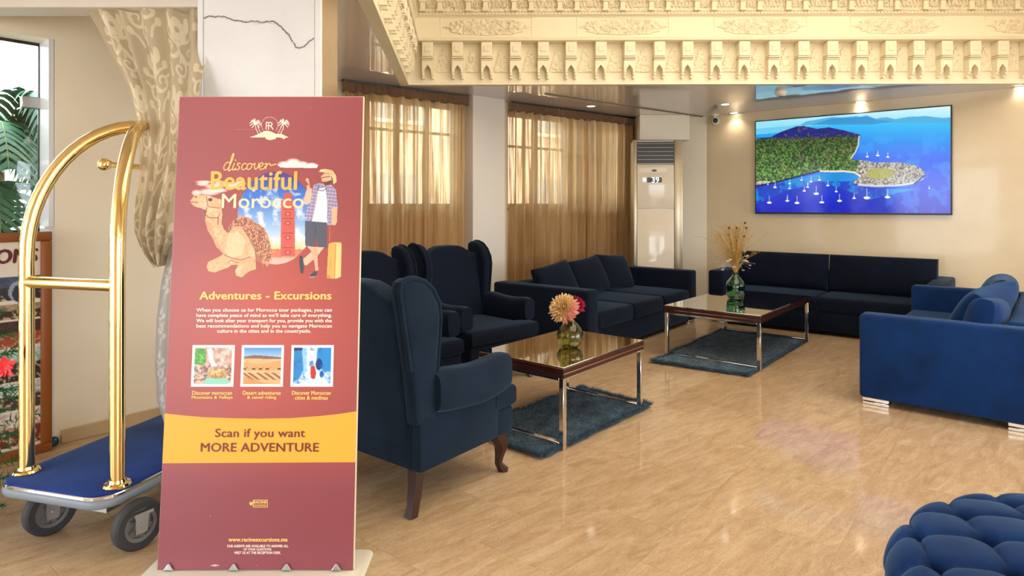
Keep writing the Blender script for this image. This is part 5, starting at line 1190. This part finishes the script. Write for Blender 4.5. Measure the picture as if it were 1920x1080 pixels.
def dunes(cv, X, Y):
    n = cv.noise(30, 3, 3); cv.fill(np.ones(X.shape), lerp3((60, 130, 206), (170, 206, 232), np.clip(Y/32, 0, 1))); cv.fill((Y > 30)*1.0, lerp3((214, 164, 112), (236, 196, 150), n)); cv.poly([(0, 29), (30, 24), (60, 26), (100, 30), (100, 34), (0, 32)], (132, 96, 90)); cv.poly([(0, 40), (40, 46), (100, 36), (100, 60), (0, 62)], (216, 160, 108))
    for x in (8, 30, 46, 62, 90): cv.ell(x, 57, 4, 2, (66, 40, 30)); cv.line([(x-3, 57), (x-3, 62)], 1, (66, 40, 30)); cv.line([(x+3, 57), (x+3, 62)], 1, (66, 40, 30)); cv.line([(x+4, 56), (x+7, 53)], 1.2, (66, 40, 30))
    for x in (0, 14, 34, 52, 70): cv.poly([(x, 66), (x+8, 66), (x+34, 84), (x+24, 83)], (130, 84, 58), .85)
    cv.poly([(0, 72), (60, 92), (100, 94), (100, 100), (0, 100)], (198, 134, 84), .6)
def medina(cv, X, Y):
    n = cv.noise(10, 6, 4); cv.fill(np.ones(X.shape), lerp3((96, 176, 228), (206, 234, 248), n)); cv.poly([(6, 6), (24, 6), (30, 60), (20, 80), (6, 90)], (44, 134, 204)); cv.poly([(62, 6), (94, 6), (94, 80), (74, 60), (60, 44)], (40, 140, 214)); cv.poly([(6, 6), (26, 6), (26, 12), (6, 14)], (40, 50, 110)); cv.poly([(36, 6), (60, 6), (58, 60), (38, 60)], (226, 232, 240)); cv.ell(66, 46, 8, 14, (24, 60, 130)); cv.poly([(40, 60), (60, 58), (94, 94), (10, 94)], (206, 222, 240))
    cv.ell(51, 44, 4, 5, (228, 226, 226)); cv.poly([(47, 50), (56, 50), (60, 68), (57, 82), (48, 80), (46, 64)], (190, 60, 52)); cv.ell(73, 70, 5, 8, (30, 90, 176)); cv.fill(np.clip((n-.62)*5, 0, .7), (30, 100, 190)); cv.ell(88, 70, 8, 7, (214, 226, 236), .7)
snap(399.5, falls); snap(492, dunes); snap(585.5, medina)
# scratches on the sheet
gx, gz, X_, Y_ = canvas(xl+.02, xr-.02, P(500, 300)[1], P(500, 190)[1], .002); cv = Canvas(X_, Y_)
cv.line([(372, 227), (400, 233), (440, 243), (480, 243)], 1.0, (186, 112, 114)); cv.line([(372, 227), (420, 250), (470, 272)], 1.0, (186, 112, 114)); cv.line([(520, 206), (560, 203), (590, 204)], 1.0, (210, 150, 148)); cv.line([(545, 215), (545, 222)], 1.2, (226, 170, 164)); cv.build('scratch', np.stack([gx, np.full(gx.shape, -.0005), gz], -1), 'print', t)
gx, gz, X_, Y_ = canvas(xl+.02, xr-.02, P(500, 1066)[1], P(500, 880)[1], .002); cv = Canvas(X_, Y_)
cv.ell(403, 1060, 9, 2.2, (206, 168, 176)); cv.line([(587, 896), (598, 912)], 1.2, (196, 140, 150)); cv.ell(394, 968, 1.3, 1.3, (240, 220, 224)); cv.line([(480, 1057), (481, 1062)], 1.4, (230, 200, 204)); cv.build('scratch', np.stack([gx, np.full(gx.shape, -.0005), gz], -1), 'print', t)
# foot plate and clips (plate lies flat on the floor)
inv = Matrix.Rotation(th, 4, 'X') @ T(-BO.x, -BO.y, -BO.z)
bm = nb(); prism(bm, [(x-1.011, y+2.475) for x, y in rrect(.435, .165, .035, 6)], .0, .010, 'z', .003, 2); bm.transform(inv); obj('foot_plate', bm, 'white_plastic', t)
for px in (317, 439, 538, 631):
    x, z = P(px, 1070); bm = nb(); prism(bm, [(x-.021, .0), (x+.021, .0), (x+.012, .012), (x+.003, .026), (x-.003, .026), (x-.012, .012)], -.010, -.002, 'y', .003, 1); obj('clip', bm, 'steel', t)
